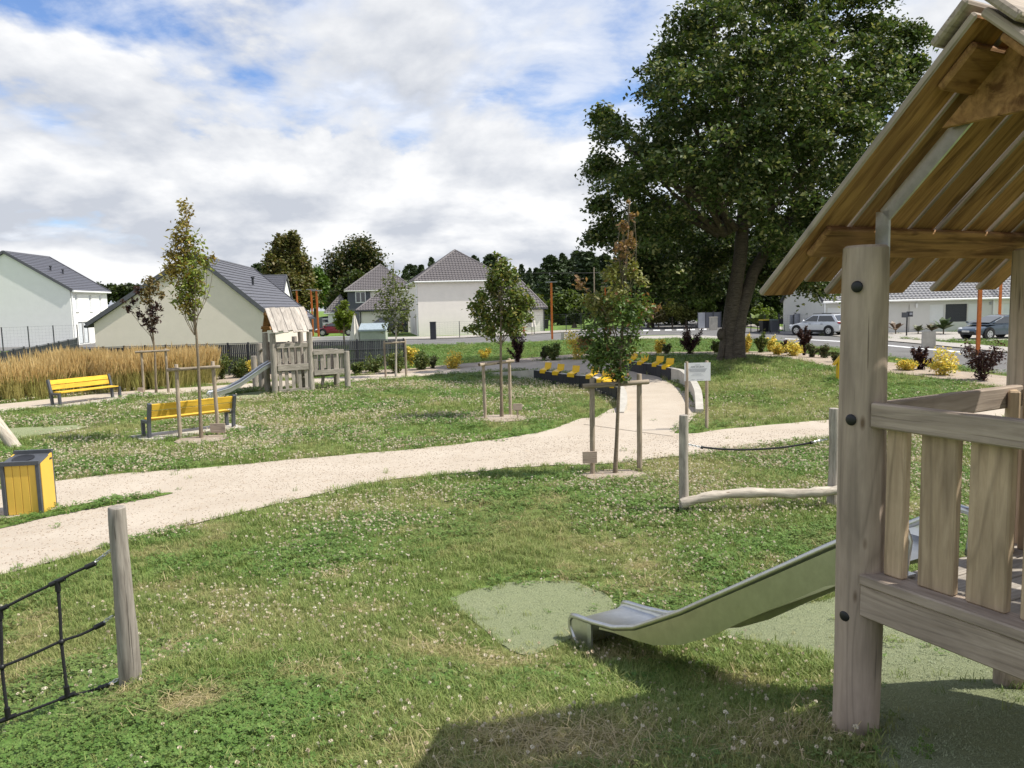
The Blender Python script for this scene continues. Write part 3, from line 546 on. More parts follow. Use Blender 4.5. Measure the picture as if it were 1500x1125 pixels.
bgtree('light green tree between the chestnut and the broad dark tree', 118, [(462,405,12),(468,418,13),(458,425,12),(465,440,12)], (.075, .13, .02), per=600)
bgtree('dark low tree left of the yellowing chestnut', 120, [(380,398,11),(370,402,8),(390,400,10),(380,415,14)], (.035, .055, .015), per=400)
bgtree('green bushy tree behind the slate grey house', 100, [(520,412,15),(535,418,16),(508,425,15),(500,435,14),(525,430,18),(545,425,14),(492,445,14)], (.06, .085, .02), per=600, alt=(.1, .1, .04), pa=.2)
for u, r, lab in ((152, 9, 'leftmost of the far rounded trees over the tiled roof'), (172, 8, 'middle of the far rounded trees over the tiled roof'), (195, 9, 'rightmost of the far rounded trees over the tiled roof')):
    bgtree(lab, 210, [(u - 6, 424, r), (u + 6, 426, r), (u, 432, r + 4)], (.045, .06, .02), leaf=.9, per=260, grp='far rounded trees', k=16)
bgtree('sandy green willow bush left of the orange lamp by the road', 110, [(775,452,11),(785,445,12),(795,455,12)], (.1, .12, .03), per=420, cat='bush', name='bush')
bgtree('tall light green bush right of the orange lamp by the road', 100, [(820,448,16),(835,440,14),(828,460,16),(845,455,14),(812,462,10)], (.095, .13, .03), per=600, cat='bush', name='bush')
bgtree('green bush standing behind the road junction', 95, [(860,455,12),(872,448,13),(885,458,12),(895,450,12)], (.08, .10, .025), per=450, cat='bush', name='bush')
bgtree('dark small tree in the far garden behind the lamp', 88, [(835,468,6),(842,462,6),(848,468,6)], (.04, .06, .02), per=200)
W5 = [('dark tree left in the wood behind the lime tree', 82, [(945,350,28),(925,385,24),(960,390,34),(940,425,30),(975,360,28),(960,440,24),(945,455,18),(975,450,20)]), ('tall dark tree in the middle of the wood behind the lime tree', 90, [(990,330,34),(1010,370,38),(985,400,36),(1020,410,34),(1000,440,30),(1030,445,26),(985,455,22)]), ('dark tree behind the double trunk of the lime tree', 80, [(1050,350,30),(1035,395,34),(1070,400,30),(1045,430,26),(1080,360,28),(1070,450,24),(1050,465,16),(1090,440,24),(1085,468,14)]), ('dark tree right of the double trunk beside the pale gable', 86, [(1115,380,28),(1105,415,24),(1130,420,20),(1125,350,28),(1110,445,18),(1105,460,14),(1125,450,14),(1138,440,16),(1136,462,13)]), ('dark tree rising over the roof of the pale bungalow', 95, [(1180,340,34),(1200,370,34),(1170,385,30),(1230,360,34),(1260,370,26)])]
for lab, D, bl in W5: bgtree(lab, D, bl, (.034, .052, .016), leaf=.4, per=1000, alt=(.05, .07, .02), pa=.25, grp='trees of the dark wood')
bgtree('dark bushy tree behind the far right tiled roof', 90, [(1490,368,14),(1510,362,18),(1475,375,8),(1530,370,14)], (.03, .05, .015), per=500)
for u, v, r, c, lab in ((985, 452, 10, (.12, .13, .03), 'yellow green bush at the left end of the wood edge'), (1005, 455, 13, (.09, .10, .025), 'olive bush beside the road before the wood'), (1030, 442, 12, (.08, .12, .02), 'light green arching bush above the grey panels'), (1045, 425, 12, (.05, .08, .02), 'green bush against the lime trunk over the panels'), (1112, 458, 10, (.14, .19, .03), 'bright green sunlit bush beside the pale gable wall'), (1126, 462, 9, (.1, .14, .03), 'small leafy bush touching the pale gable wall'), (965, 462, 9, (.09, .085, .03), 'brownish bush where the road meets the wood')):
    bgtree(lab, 78, [(u, v, r), (u - r * .7, v + r * .4, r * .8), (u + r * .7, v + r * .3, r * .8)], c, leaf=.3, per=420, cat='bush', name='bush', tr=.1, k=16)
# ---- conifers
def conifer_mesh(seed, n=1500, H=14., R=2.6, flat=.0):
    r = np.random.default_rng(seed); z = .6 + (H - .6) * r.random(n) ** .9; t = (z - .6) / (H - .6); tier = np.abs(((t * 11 + r.random() * 3) % 1) - .5) * 2
    rr = R * (1 - t) ** (.74, .5, .9, .58)[seed] * (.55 + .45 * tier) * 1.15 * r.uniform(.35, 1.0, n) ** .5 + .12; a = r.random(n) * 6.283; lob = 1 + .3 * np.sin(a * 3 + seed + t * 9)
    C = np.stack([rr * lob * np.cos(a), rr * lob * np.sin(a), z - rr * .25], -1); col = np.tile([.048, .070, .030], (n, 1)) * r.uniform(.55, 1.6, (n, 1)); return C, col
con = []
for s in range(4):
    t = thing('conifer', 'dark conifer in the far wood behind the houses', 'conifer', (0, 0, -50), 0, 'dark conifers in the far wood'); C, col = conifer_mesh(s, 2600, 14., (2.5, 3.1, 3.5, 2.8)[s])
    leaves('crown', C, np.full(len(C), .75), col, M['needle'], t, .45, .2, .5); mb = MB(); mb.tube([(0, 0, -.2), (0, 0, 7), (.1, 0, 13.6)], [.22, .15, .03], 6); mb.build('trunk', M['bark'], t); con.append(t)
used = set()
def conif(u, v, D, w=1.):
    i = random.randrange(4); p = at(u, v, D); h = p.z / 14.; loc = (p.x, p.y, 0)
    if i not in used: used.add(i); o = con[i]; o.location = loc; o.scale = (h * w, h * w, h); o.rotation_euler.z = random.random() * 6
    else: copy_thing(con[i], loc, random.random() * 6, (h * w, h * w, h))
for u, v in ((592,388),(604,390),(612,385),(621,382),(629,378),(638,380),(646,388),(656,386),(690,370),(702,371),(716,374),(727,378),(737,372),(748,390),(757,388),(765,386),(770,392),(778,391),(787,386),(794,387),(802,394),(741,395),(667,395),(680,392)): conif(u + random.uniform(-4, 4), v + random.uniform(-3, 9), random.uniform(185, 225), random.uniform(.85, 1.6))
for u in range(808, 945, 7): conif(u + random.uniform(-3, 3), 371 + random.uniform(-5, 12) + (4 if u < 818 else 0), random.uniform(140, 165), random.uniform(1.1, 1.9))
# ---- shrubs of the planting bed
def shrub(u, v, w, h, kind, label):
    b = foot(u, v); px = b.y / F; t = thing('shrub', label, 'shrub', b, 0, 'shrubs of the planting beds'); W_, H_ = w * px * 1.12, h * px * 1.12
    mb = MB(); P = []; ns = 9 if kind != 'P' else 13
    for i in range(ns):
        a = i * 2.4 + random.random() * .6; rr = random.uniform(.45, 1) * W_ * .5; hh = H_ * random.uniform(.45, 1.06) * (1 - .25 * (rr / (W_ * .5)) ** 2); tip = Vector((rr * math.cos(a), rr * math.sin(a), hh)); mid = Vector((tip.x * .3, tip.y * .3, hh * .5))
        mb.tube([(0, 0, -.03), mid, tip], [.012, .009, .004], 5)
        n = {'P': 130, 'Y': 115, 'G': 160, 'S': 90}[kind]; s = rng.random(n) ** .7; q = np.array(mid)[None] * ((1 - s) * 1.)[:, None] * 1.0 + np.array(tip)[None] * s[:, None] * 1. ; q = np.where(s[:, None] < .3, np.array(mid)[None] * (s / .3)[:, None], np.array(mid)[None] * ((1 - s) / .7)[:, None] + np.array(tip)[None] * ((s - .3) / .7)[:, None])
        P.append(q + rng.normal(size=(n, 3)) * (.05 if kind == 'P' else .1) * max(W_, .3) * (1. if kind != 'S' else .8))
    P = np.concatenate(P); P[:, 2] = np.maximum(P[:, 2], .03); mb.build('stems', M['ybark'], t)
    c, al, pa = {'P': ((.045, .02, .022), (.09, .04, .03), .25), 'Y': ((.74, .58, .13), (.36, .36, .09), .22), 'G': ((.095, .13, .035), (.18, .19, .06), .2), 'S': ((.10, .125, .055), (.12, .10, .05), .3)}[kind]
    leaves('leaves', P, np.full(len(P), .075 + .002 * b.y * .6), tint(len(P), c, .3, al, pa), M['leaf'], t, .5, .4); return t
SH = [(310,553,14,28,'Y','yellow shrub between the golden grasses and the wooden playhouse'),(325,556,22,36,'G','tall green shrub beside the steel slide of the far playhouse'),(352,554,22,26,'G','green shrub with pale flowers left of the playhouse'),(371,553,18,24,'Y','round yellow shrub touching the left of the playhouse'),
(523,549,16,18,'G','small green shrub just right of the far playhouse'),(548,546,28,26,'G','rounded green shrub before the dark fence end'),(579,547,30,28,'G','wide green shrub around the thin birch'),(603,537,16,32,'Y','tall yellow green shrub at the end of the dark fence'),(617,542,24,26,'G','loose green shrub right of the dark fence'),(634,540,14,18,'S','small dark green shrub left of a bright yellow one'),(665,540,24,24,'Y','bright yellow shrub alone beside the lawn strip'),
(710,527,14,16,'Y','small yellow shrub behind the round young tree'),(758,531,26,42,'P','dark purple upright shrub right of the round young tree'),(797,528,9,20,'S','narrow dark shrub behind the yellow seats'),(811,528,22,22,'G','small round green shrub above the yellow seats'),(845,527,34,40,'Y','big yellow shrub left of the russet topped tree'),
(966,518,14,20,'Y','thin yellow shrub above the right yellow seats'),(977,519,12,16,'S','small green shrub right above the yellow seats'),(1011,519,34,38,'P','twiggy dark purple shrub left of the lime trunk'),(1049,517,12,20,'G','green shrub touching the left of the lime trunk'),(1094,517,14,26,'Y','upright yellow shrub touching the right of the lime trunk'),(1115,517,15,32,'G','tall thin green shrub behind the white sign'),(1129,516,13,24,'Y','tall yellow shrub left of a low yellow one'),(1138,520,17,16,'Y','low yellow shrub in the chipped bed'),(1150,518,12,18,'P','small dark shrub before the silver car'),(1161,522,24,20,'Y','wide yellow shrub in front of the silver car'),(1178,521,18,40,'P','tall bronze shrub in front of the silver car'),(1189,524,15,20,'S','grey green thin shrub behind the bronze one'),(1208,525,16,18,'S','low green shrub near the wooden post'),(1223,531,12,14,'S','smallest green shrub beside the yellow house box'),
(1329,543,22,18,'Y','low yellow shrub right of the big post'),(1348,542,26,32,'P','thin purple shrub behind a low yellow one'),(1381,550,36,36,'Y','bushy yellow shrub seen under the wooden roof'),(1438,558,64,58,'P','large dark purple shrub in front of the orange pole')]
for s in SH: shrub(*s)
# garden plants by the bungalow
def rosette(u, v, D, h, label, col, n=16):
    b = at(u, v, D); b.z = tz(b.x, b.y); t = thing('garden_plant', label, 'plant', b, 0, 'plants by the pale bungalow'); mb = MB()
    for i in range(n):
        a = i * 2.4; e = random.uniform(.3, 1.2); d = Vector((math.cos(a) * math.cos(e), math.sin(a) * math.cos(e), math.sin(e))); s = Vector((-math.sin(a), math.cos(a), 0)) * h * .16; p0 = Vector((0, 0, h * .25)); p1 = p0 + d * h * .5; p2 = p0 + d * h * .8 - Vector((0, 0, h * .15))
        mb.quad(p0 - s * .2, p0 + s * .2, p1 + s, p1 - s); mb.add([p1 - s, p1 + s, p2], [(0, 1, 2)])
    m = simple('plant_leaf', col, .5); mb.build('fronds', m, t); mb = MB(); mb.tube([(0, 0, -.05), (0, 0, h * .3)], [.06, .04], 6); mb.build('stem', M['ybark'], t)
rosette(1382, 486, 55, 1.5, 'small fan palm under the shuttered window', (.06, .09, .025)); rosette(1345, 486, 56, .9, 'spiky grey green plant right of the letter box', (.10, .11, .05)); rosette(1312, 484, 57, 1.2, 'slim red tipped plant by the recessed door', (.10, .06, .03), 8); rosette(1365, 484, 56, 1., 'flowering plant between the palm and the letter box', (.13, .11, .05)); rosette(1110, 476, 66, 2., 'bright green palm behind the wheeled bins', (.12, .16, .03))
# ------------------------------------------------------------------ houses
def roof_face(mb, eL, eR, rR, rL, tw=.3, th=.34, hump=.05, lift=.03):
    """real overlapping tiles on one roof plane (eave left, eave right, ridge right, ridge left seen from outside)"""
    eL, eR, rR, rL = map(Vector, (eL, eR, rR, rL)); x = (eR - eL).normalized(); nrm = x.cross(((rL + rR) / 2 - (eL + eR) / 2)).normalized(); up_ = nrm.cross(x)
    H = ((rL + rR) / 2 - eL).dot(up_); a0, a1 = 0., (eR - eL).dot(x); b0, b1 = (rL - eL).dot(x), (rR - eL).dot(x); rows = max(1, round(H / th)); hh = H / rows
    P = lambda X, Y, Z: eL + x * X + up_ * Y + nrm * Z
    for r in range(rows):
        y0, y1 = r * hh, min((r + 1.12) * hh, H); l0, r0 = a0 + (b0 - a0) * y0 / H, a1 + (b1 - a1) * y0 / H; l1, r1 = a0 + (b0 - a0) * y1 / H, a1 + (b1 - a1) * y1 / H
        k0 = math.floor(min(l0, l1) / tw); k1 = math.ceil(max(r0, r1) / tw); st = (r % 2) * tw * .5 if hump < .02 else 0
        for k in range(k0, k1 + 1):
            us = [k * tw + st, k * tw + st + tw * .42, k * tw + st + tw * .72, (k + .985) * tw + st]; zs = [lift, lift + hump * .1, lift + hump, lift + hump * .3]
            b_ = [min(max(u_, l0), r0) for u_ in us]; t_ = [min(max(u_, l1), r1) for u_ in us]
            if b_[-1] - b_[0] < .02 and t_[-1] - t_[0] < .02: continue
            vs = [P(u_, y0, z_ + lift) for u_, z_ in zip(b_, zs)] + [P(u_, y1, z_ * .5) for u_, z_ in zip(t_, zs)] + [P(u_, y0, .0) for u_ in b_]
            mb.add(vs, [(i, i + 1, i + 5, i + 4) for i in range(3)] + [(i + 8, i + 9, i + 1, i) for i in range(3)])
def house(name, label, corner, rot, w, d, eave, rise, kind, wall, tile, openings={}, ov=.35, hump=.05, gut='pvc', cat='house', pitch_over=None, ridge_in=None, base=0., rough_tile=(.3, .34), gable_wall=None):
    """local x along the front from the corner, y into the house; front faces -y"""
    t = thing(name, label, cat, (corner[0], corner[1], base), rot)
    def wallpart(p0, ux, n, L, h, ops, tri=None):
        p0 = Vector(p0); ux = Vector(ux); n = Vector(n); mb = MB(); xs = sorted({0., L, *[v for o in ops for v in o[:2]]}); zs = sorted({-.3, h, *[v for o in ops for v in o[2:4]]}); P = lambda X, Z, o=0: p0 + ux * X + Vector((0, 0, Z)) + n * o
        for i in range(len(xs) - 1):
            for j in range(len(zs) - 1):
                cxm, czm = (xs[i] + xs[i + 1]) / 2, (zs[j] + zs[j + 1]) / 2
                if any(o[0] < cxm < o[1] and o[2] < czm < o[3] for o in ops): continue
                mb.quad(P(xs[i], zs[j]), P(xs[i + 1], zs[j]), P(xs[i + 1], zs[j + 1]), P(xs[i], zs[j + 1]))
        for o in ops:
            a, b, c, e = o[:4]; q = -.16
            for A, B in (((a, c), (b, c)), ((b, c), (b, e)), ((b, e), (a, e)), ((a, e), (a, c))): mb.quad(P(*A), P(*A, q), P(*B, q), P(*B))
        if tri: mb.add([P(0, h), P(L, h), P(tri[0], h + tri[1])], [(0, 1, 2)])
        W_ = mb.build('wall', M[wall], t)
        for o in ops:
            a, b, c, e, ty = o[:5]; f = MB(); g = MB(); R = Matrix((ux, n, Vector((0, 0, 1)))).transposed()
            B = lambda m_, X, Z, dx, dz, dep, off: m_.box(P(X, Z, off), (dx, dep, dz), R)
            xm, zm = (a + b) / 2, (c + e) / 2
            if ty in ('window', 'patio', 'slim'):
                for X, Z, dx, dz in ((a + .04, zm, .08, e - c), (b - .04, zm, .08, e - c), (xm, c + .04, b - a - .16, .08), (xm, e - .04, b - a - .16, .08)): B(f, X, Z, dx, dz, .07, -.1)
                if ty != 'slim': B(f, xm, zm, .09, e - c - .16, .06, -.1)
                fo = f.build('window', M['pvc'], t); B(g, xm, zm, b - a - .12, e - c - .12, .02, -.12); g.build('pane', M['curtain' if ty == 'slim' else 'glass'], fo)
                if ty == 'patio': cu = MB(); [B(cu, xm + s * (b - a) * .24, zm, (b - a) * .3, e - c - .25, .02, -.105) for s in (-1, 1)]; cu.build('curtain', M['curtain'], fo)
                sl_ = MB(); B(sl_, xm, c - .03, b - a + .12, .06, .14, .03); sl_.build('sill', M[wall], fo)
            elif ty in ('shutter', 'dark', 'garage'):
                k = max(3, int((e - c) / (.45 if ty == 'garage' else .12))); hh = (e - c) / k
                for i in range(k): B(f, xm, c + (i + .5) * hh, b - a, hh - (.025 if ty == 'garage' else .012), .05, -.11)
                B(f, xm, zm, b - a, e - c, .02, -.135); f.build('garage_door' if ty == 'garage' else 'shutter', M['trimdk' if ty == 'dark' else 'shut'], t)
            elif ty in ('door', 'ddoor'):
                B(f, xm, zm, b - a - .02, e - c, .06, -.13); do = f.build('door', M['grey_r' if ty == 'door' else 'trimdk'], t); B(g, b - .15, c + 1.05, .04, .14, .05, -.08); g.build('handle', M['steel'], do)
        return W_
    hip = kind == 'hip'; gx = kind == 'gable_x'
    fr = (w / 2 if ridge_in is None else ridge_in)
    wallpart((0, 0, 0), (1, 0, 0), (0, -1, 0), w, eave, openings.get('front', []), None if (hip or gx) else (fr, rise))
    wallpart((w, 0, 0), (0, 1, 0), (1, 0, 0), d, eave, openings.get('right', []), (d / 2, rise) if gx else None)
    wallpart((w, d, 0), (-1, 0, 0), (0, 1, 0), w, eave, openings.get('back', []), None if (hip or gx) else (w - fr, rise))
    wallpart((0, d, 0), (0, -1, 0), (-1, 0, 0), d, eave, openings.get('left', []), (d / 2, rise) if gx else None)
    E_ = ov; dz = .12; faces = []; caps = []
    if gx:
        s = rise / (d / 2); z0 = eave - s * E_ + dz; zr = eave + rise + dz; g = .12
        faces = [((-g, -E_, z0), (w + g, -E_, z0), (w + g, d / 2, zr), (-g, d / 2, zr)), ((w + g, d + E_, z0), (-g, d + E_, z0), (-g, d / 2, zr), (w + g, d / 2, zr))]
        caps = [((-g, d / 2, zr), (w + g, d / 2, zr))]; verge = [((x_, -E_, z0), (x_, d / 2, zr), (x_, d + E_, z0)) for x_ in (-g, w + g)]; guts = [((-g, -E_ - .05, z0), (w + g, -E_ - .05, z0))]
    elif hip:
        run = min(w, d) / 2; s = rise / run; z0 = eave - s * E_ + dz; zr = eave + rise + dz
        if w <= d: A, B = (w / 2, run, zr), (w / 2, d - run, zr)
        else: A, B = (run, d / 2, zr), (w - run, d / 2, zr)
        c = [(-E_, -E_, z0), (w + E_, -E_, z0), (w + E_, d + E_, z0), (-E_, d + E_, z0)]
        if w <= d: faces = [(c[0], c[1], A, A), (c[1], c[2], B, A), (c[2], c[3], B, B), (c[3], c[0], A, B)]; caps = [(c[0], A), (c[1], A), (A, B), (c[2], B), (c[3], B)]
        else: faces = [(c[0], c[1], B, A), (c[1], c[2], B, B), (c[2], c[3], A, B), (c[3], c[0], A, A)]; caps = [(c[0], A), (c[3], A), (A, B), (c[1], B), (c[2], B)]
        verge = []; guts = [(c[i], c[(i + 1) % 4]) for i in range(4)]
    else:
        sl_, sr = rise / fr, rise / (w - fr); zr = eave + rise + dz; g = .15; zl = eave - sl_ * E_ + dz; zr2 = eave - sr * E_ + dz
        faces = [((-E_, d + g, zl), (-E_, -g, zl), (fr, -g, zr), (fr, d + g, zr)), ((w + E_, -g, zr2), (w + E_, d + g, zr2), (fr, d + g, zr), (fr, -g, zr))]
        caps = [((fr, -g, zr), (fr, d + g, zr))]; verge = [((-E_, y_, zl), (fr, y_, zr), (w + E_, y_, zr2)) for y_ in (-g, d + g)]; guts = [((-E_ - .05, -g, zl), (-E_ - .05, d + g, zl)), ((w + E_ + .05, -g, zr2), (w + E_ + .05, d + g, zr2))]
    mb = MB()
    for f_ in faces:
        q = [Vector(p) for p in f_]; q = [p for i, p in enumerate(q) if i == 0 or (p - q[i - 1]).length > 1e-5]; nn = (q[1] - q[0]).cross(q[2] - q[0]).normalized(); mb.prism(q, -nn * .14, -nn * .015)
    ro = mb.build('roof', M['trimdk'], t)
    mb = MB(); [roof_face(mb, *f_, tw=rough_tile[0], th=rough_tile[1], hump=hump) for f_ in faces]; mb.build('roof_tiles', M[tile], ro, kind='stuff')
    mb = MB(); [mb.tube([a, b_], .11, 8) for a, b_ in caps]; mb.build('ridge_cap', M[tile], ro)
    for v in verge: mb = MB(); mb.beam(Vector(v[0]), Vector(v[1]), .1, .24); mb.beam(Vector(v[1]), Vector(v[2]), .1, .24); mb.build('verge_tiles', M[tile if tile != 'tile2' else 'trimdk'], ro)
    for a, b_ in guts: mb = MB(); mb.tube([Vector(a) - Vector((0, 0, .09)), Vector(b_) - Vector((0, 0, .09))], .085, 8); mb.build('gutter', M[gut], t)
    return t
def pipe(t, x, y, h, m='pvc'): mb = MB(); mb.tube([(x, y, 0), (x, y, h)], .06, 8); mb.build('downpipe', M[m], t)
def vent(t, x, y, z, m='trimdk'): mb = MB(); mb.tube([(x, y, z - .1), (x, y, z + .35)], .08, 8); mb.tube([(x, y, z + .35), (x, y, z + .45)], .13, 8); mb.build('roof_vent', M[m], t)
def gp(u, D): p = at(u, 470, D); return (p.x, p.y)
# white two storey house, far left
h = house('house', 'white two storey house with bright sunlit front at the left edge', (-41.3 - 11, 72), rad(6), 11, 8.4, 5.25, 3.5, 'gable_y', 'white', 'slate', {'right': [(.95, 1.5, 3.2, 4.85, 'slim'), (4., 4.6, 3.2, 4.85, 'slim'), (6.4, 7., 3.2, 4.85, 'slim'), (1.2, 3.6, .0, 2.2, 'patio'), (5., 6.8, .9, 2.2, 'window')]}, hump=.012, ov=.3)
pipe(h, 11.09, .15, 5.1); vent(h, 8.2, 2.8, 7.2); vent(h, 8.6, 4.4, 6.95)
# long beige gable behind the fence
a = at(388, 452, 46); l = at(138, 479, 46); wb = a.x - l.x
h = house('house', 'long beige rendered house with a wide blank gable behind the dark fence', (l.x, 46.), rad(8), wb * 1.0, 19, 2.45, 3.8, 'gable_y', 'beige', 'slate', {}, hump=.012, ov=.4, ridge_in=wb * .575, gut='trimdk')
vent(h, wb * .8, 6, 4.75)
# roofs behind
h = house('house', 'small house with dark roof and white gable behind the beige house', (gp(413, 92)[0] - 8, 92), rad(5), 8, 5.5, 4.2, 2.7, 'gable_x', 'white', 'slate', {}, hump=.012); vent(h, 4, 2, 6.)
house('house', 'house with dark wavy tiled roof between the white and beige houses', gp(140, 96), rad(6), 9.5, 8, 2.7, 2.9, 'hip', 'white', 'slate', {}, hump=.06)
house('house', 'beige gabled house far behind the purple leaved tree', gp(186, 120), rad(-10), 4.5, 9, 4.4, 2.2, 'gable_y', 'beige', 'tile', {'front': [(1.8, 2.6, 3.6, 4.6, 'window')]})
# slate clad house
x0, y0 = gp(511, 95); x1, _ = gp(600, 95)
h = house('house', 'house with dark grey upper floor and white window left of the cream house', (x0, y0), rad(8), x1 - x0 + .5, 9, 5.15, 3.0, 'hip', 'cream', 'tile', {}, hump=.06, gut='grey_r')
mb = MB(); mb.box((1.35, -.06, 2.55), (2.72, .1, 5.0)); mb.build('grey_panel', M['dgrey_r'], h)
mb = MB(); mb.box((1.55, -.15, 4.15), (1.25, .08, 1.4)); wn = mb.build('window', M['pvc'], h)
for s in (-1, 1): mb = MB(); mb.box((1.55 + s * .29, -.2, 4.15), (.46, .03, 1.15)); mb.build('pane', M['glass'], wn)
x0, y0 = gp(481, 97); x1, _ = gp(511, 97)
house('house', 'low white garage wing with hipped roof left of the grey clad house', (x0, y0), rad(-4), x1 - x0, 6, 2.7, 1.7, 'hip', 'white', 'tile', {'front': [(.6, 2.2, 0, 2.1, 'garage')]}, hump=.06)
x0, y0 = gp(527, 86); x1, _ = gp(601, 86)
h = house('house', 'low cream house with hipped roof behind the thin birch', (x0, y0), rad(8), x1 - x0, 6.5, 2.75, 2.2, 'hip', 'cream', 'tile', {'front': [(4.4, 5.3, 0, 2.1, 'ddoor')]}, hump=.06, gut='trimdk'); pipe(h, .1, -.08, 2.6, 'trimdk')
# cream two storey house in the middle
x0, y0 = gp(613, 75); x1, _ = gp(746, 75)
h = house('house', 'cream two storey house with tall hipped roof in the middle', (x0, y0), rad(12), x1 - x0, 10, 5.4, 3.0, 'hip', 'cream', 'tile', {'left': [(8, 9.2, 3.2, 4.7, 'window'), (6.5, 7.4, 0, 2.1, 'ddoor')]}, hump=.06, ov=.3); pipe(h, -.08, .1, 5.2)
x0, y0 = gp(740, 78); x1, _ = gp(799, 78)
h = house('house', 'low cream wing with hipped roof right of the cream two storey house', (x0, y0 + 1.7), rad(12), x1 - x0, 8, 2.75, 2.6, 'hip', 'cream', 'tile', {}, hump=.06, gut='trimdk'); pipe(h, x1 - x0 + .05, -.06, 2.6, 'trimdk')
# bungalow right
x0, y0 = gp(1205, 59); x1, _ = gp(1453, 59)
wR = x1 - x0; px = 59 / F; X = lambda u: (u - 1205) * px
h = house('bungalow', 'pale grey bungalow with shuttered wide window seen under the wooden roof', (x0, y0), rad(-1), wR, 9, 2.62, 2.9, 'gable_x', 'grey_r', 'tile2', {'front': [(X(1208) + .2, X(1208) + 2.6, 0, 2.05, 'garage'), (X(1315), X(1331), 0, 2.15, 'door'), (X(1360), X(1381), .75, 2.1, 'shutter'), (X(1381) + .08, X(1414), .75, 2.1, 'dark'), (X(1414) + .08, X(1433), .75, 2.1, 'shutter')]}, hump=.07, ov=.3)
pipe(h, .12, -.08, 2.5); pipe(h, wR - .1, -.08, 2.5)
mb = MB(); mb.box((X(1340), -.07, 2.05), (.14, .12, .3)); mb.build('wall_lamp', M['pvc'], h)
mb = MB(); mb.box((X(1447), -.04, 2.1), (.14, .06, .2)); mb.build('wall_box', M['ink2'], h)
mb = MB(); mb.box((-.12, 5.2, 1.1), (.2, .8, .9)); mb.box((-.1, 6.6, 1.), (.15, .4, .8)); mb.build('wall_unit', M['ink2'], h)
x0b, y0b = gp(1454.5, 58.8)
house('bungalow', 'cream bungalow with a white garage door right of the pale bungalow', (x0b, y0b), rad(-1), 12, 9, 2.62, 2.95, 'gable_x', 'cream', 'tile2', {'front': [(.75, 3.3, 0, 2.05, 'garage')]}, hump=.07, ov=.3)
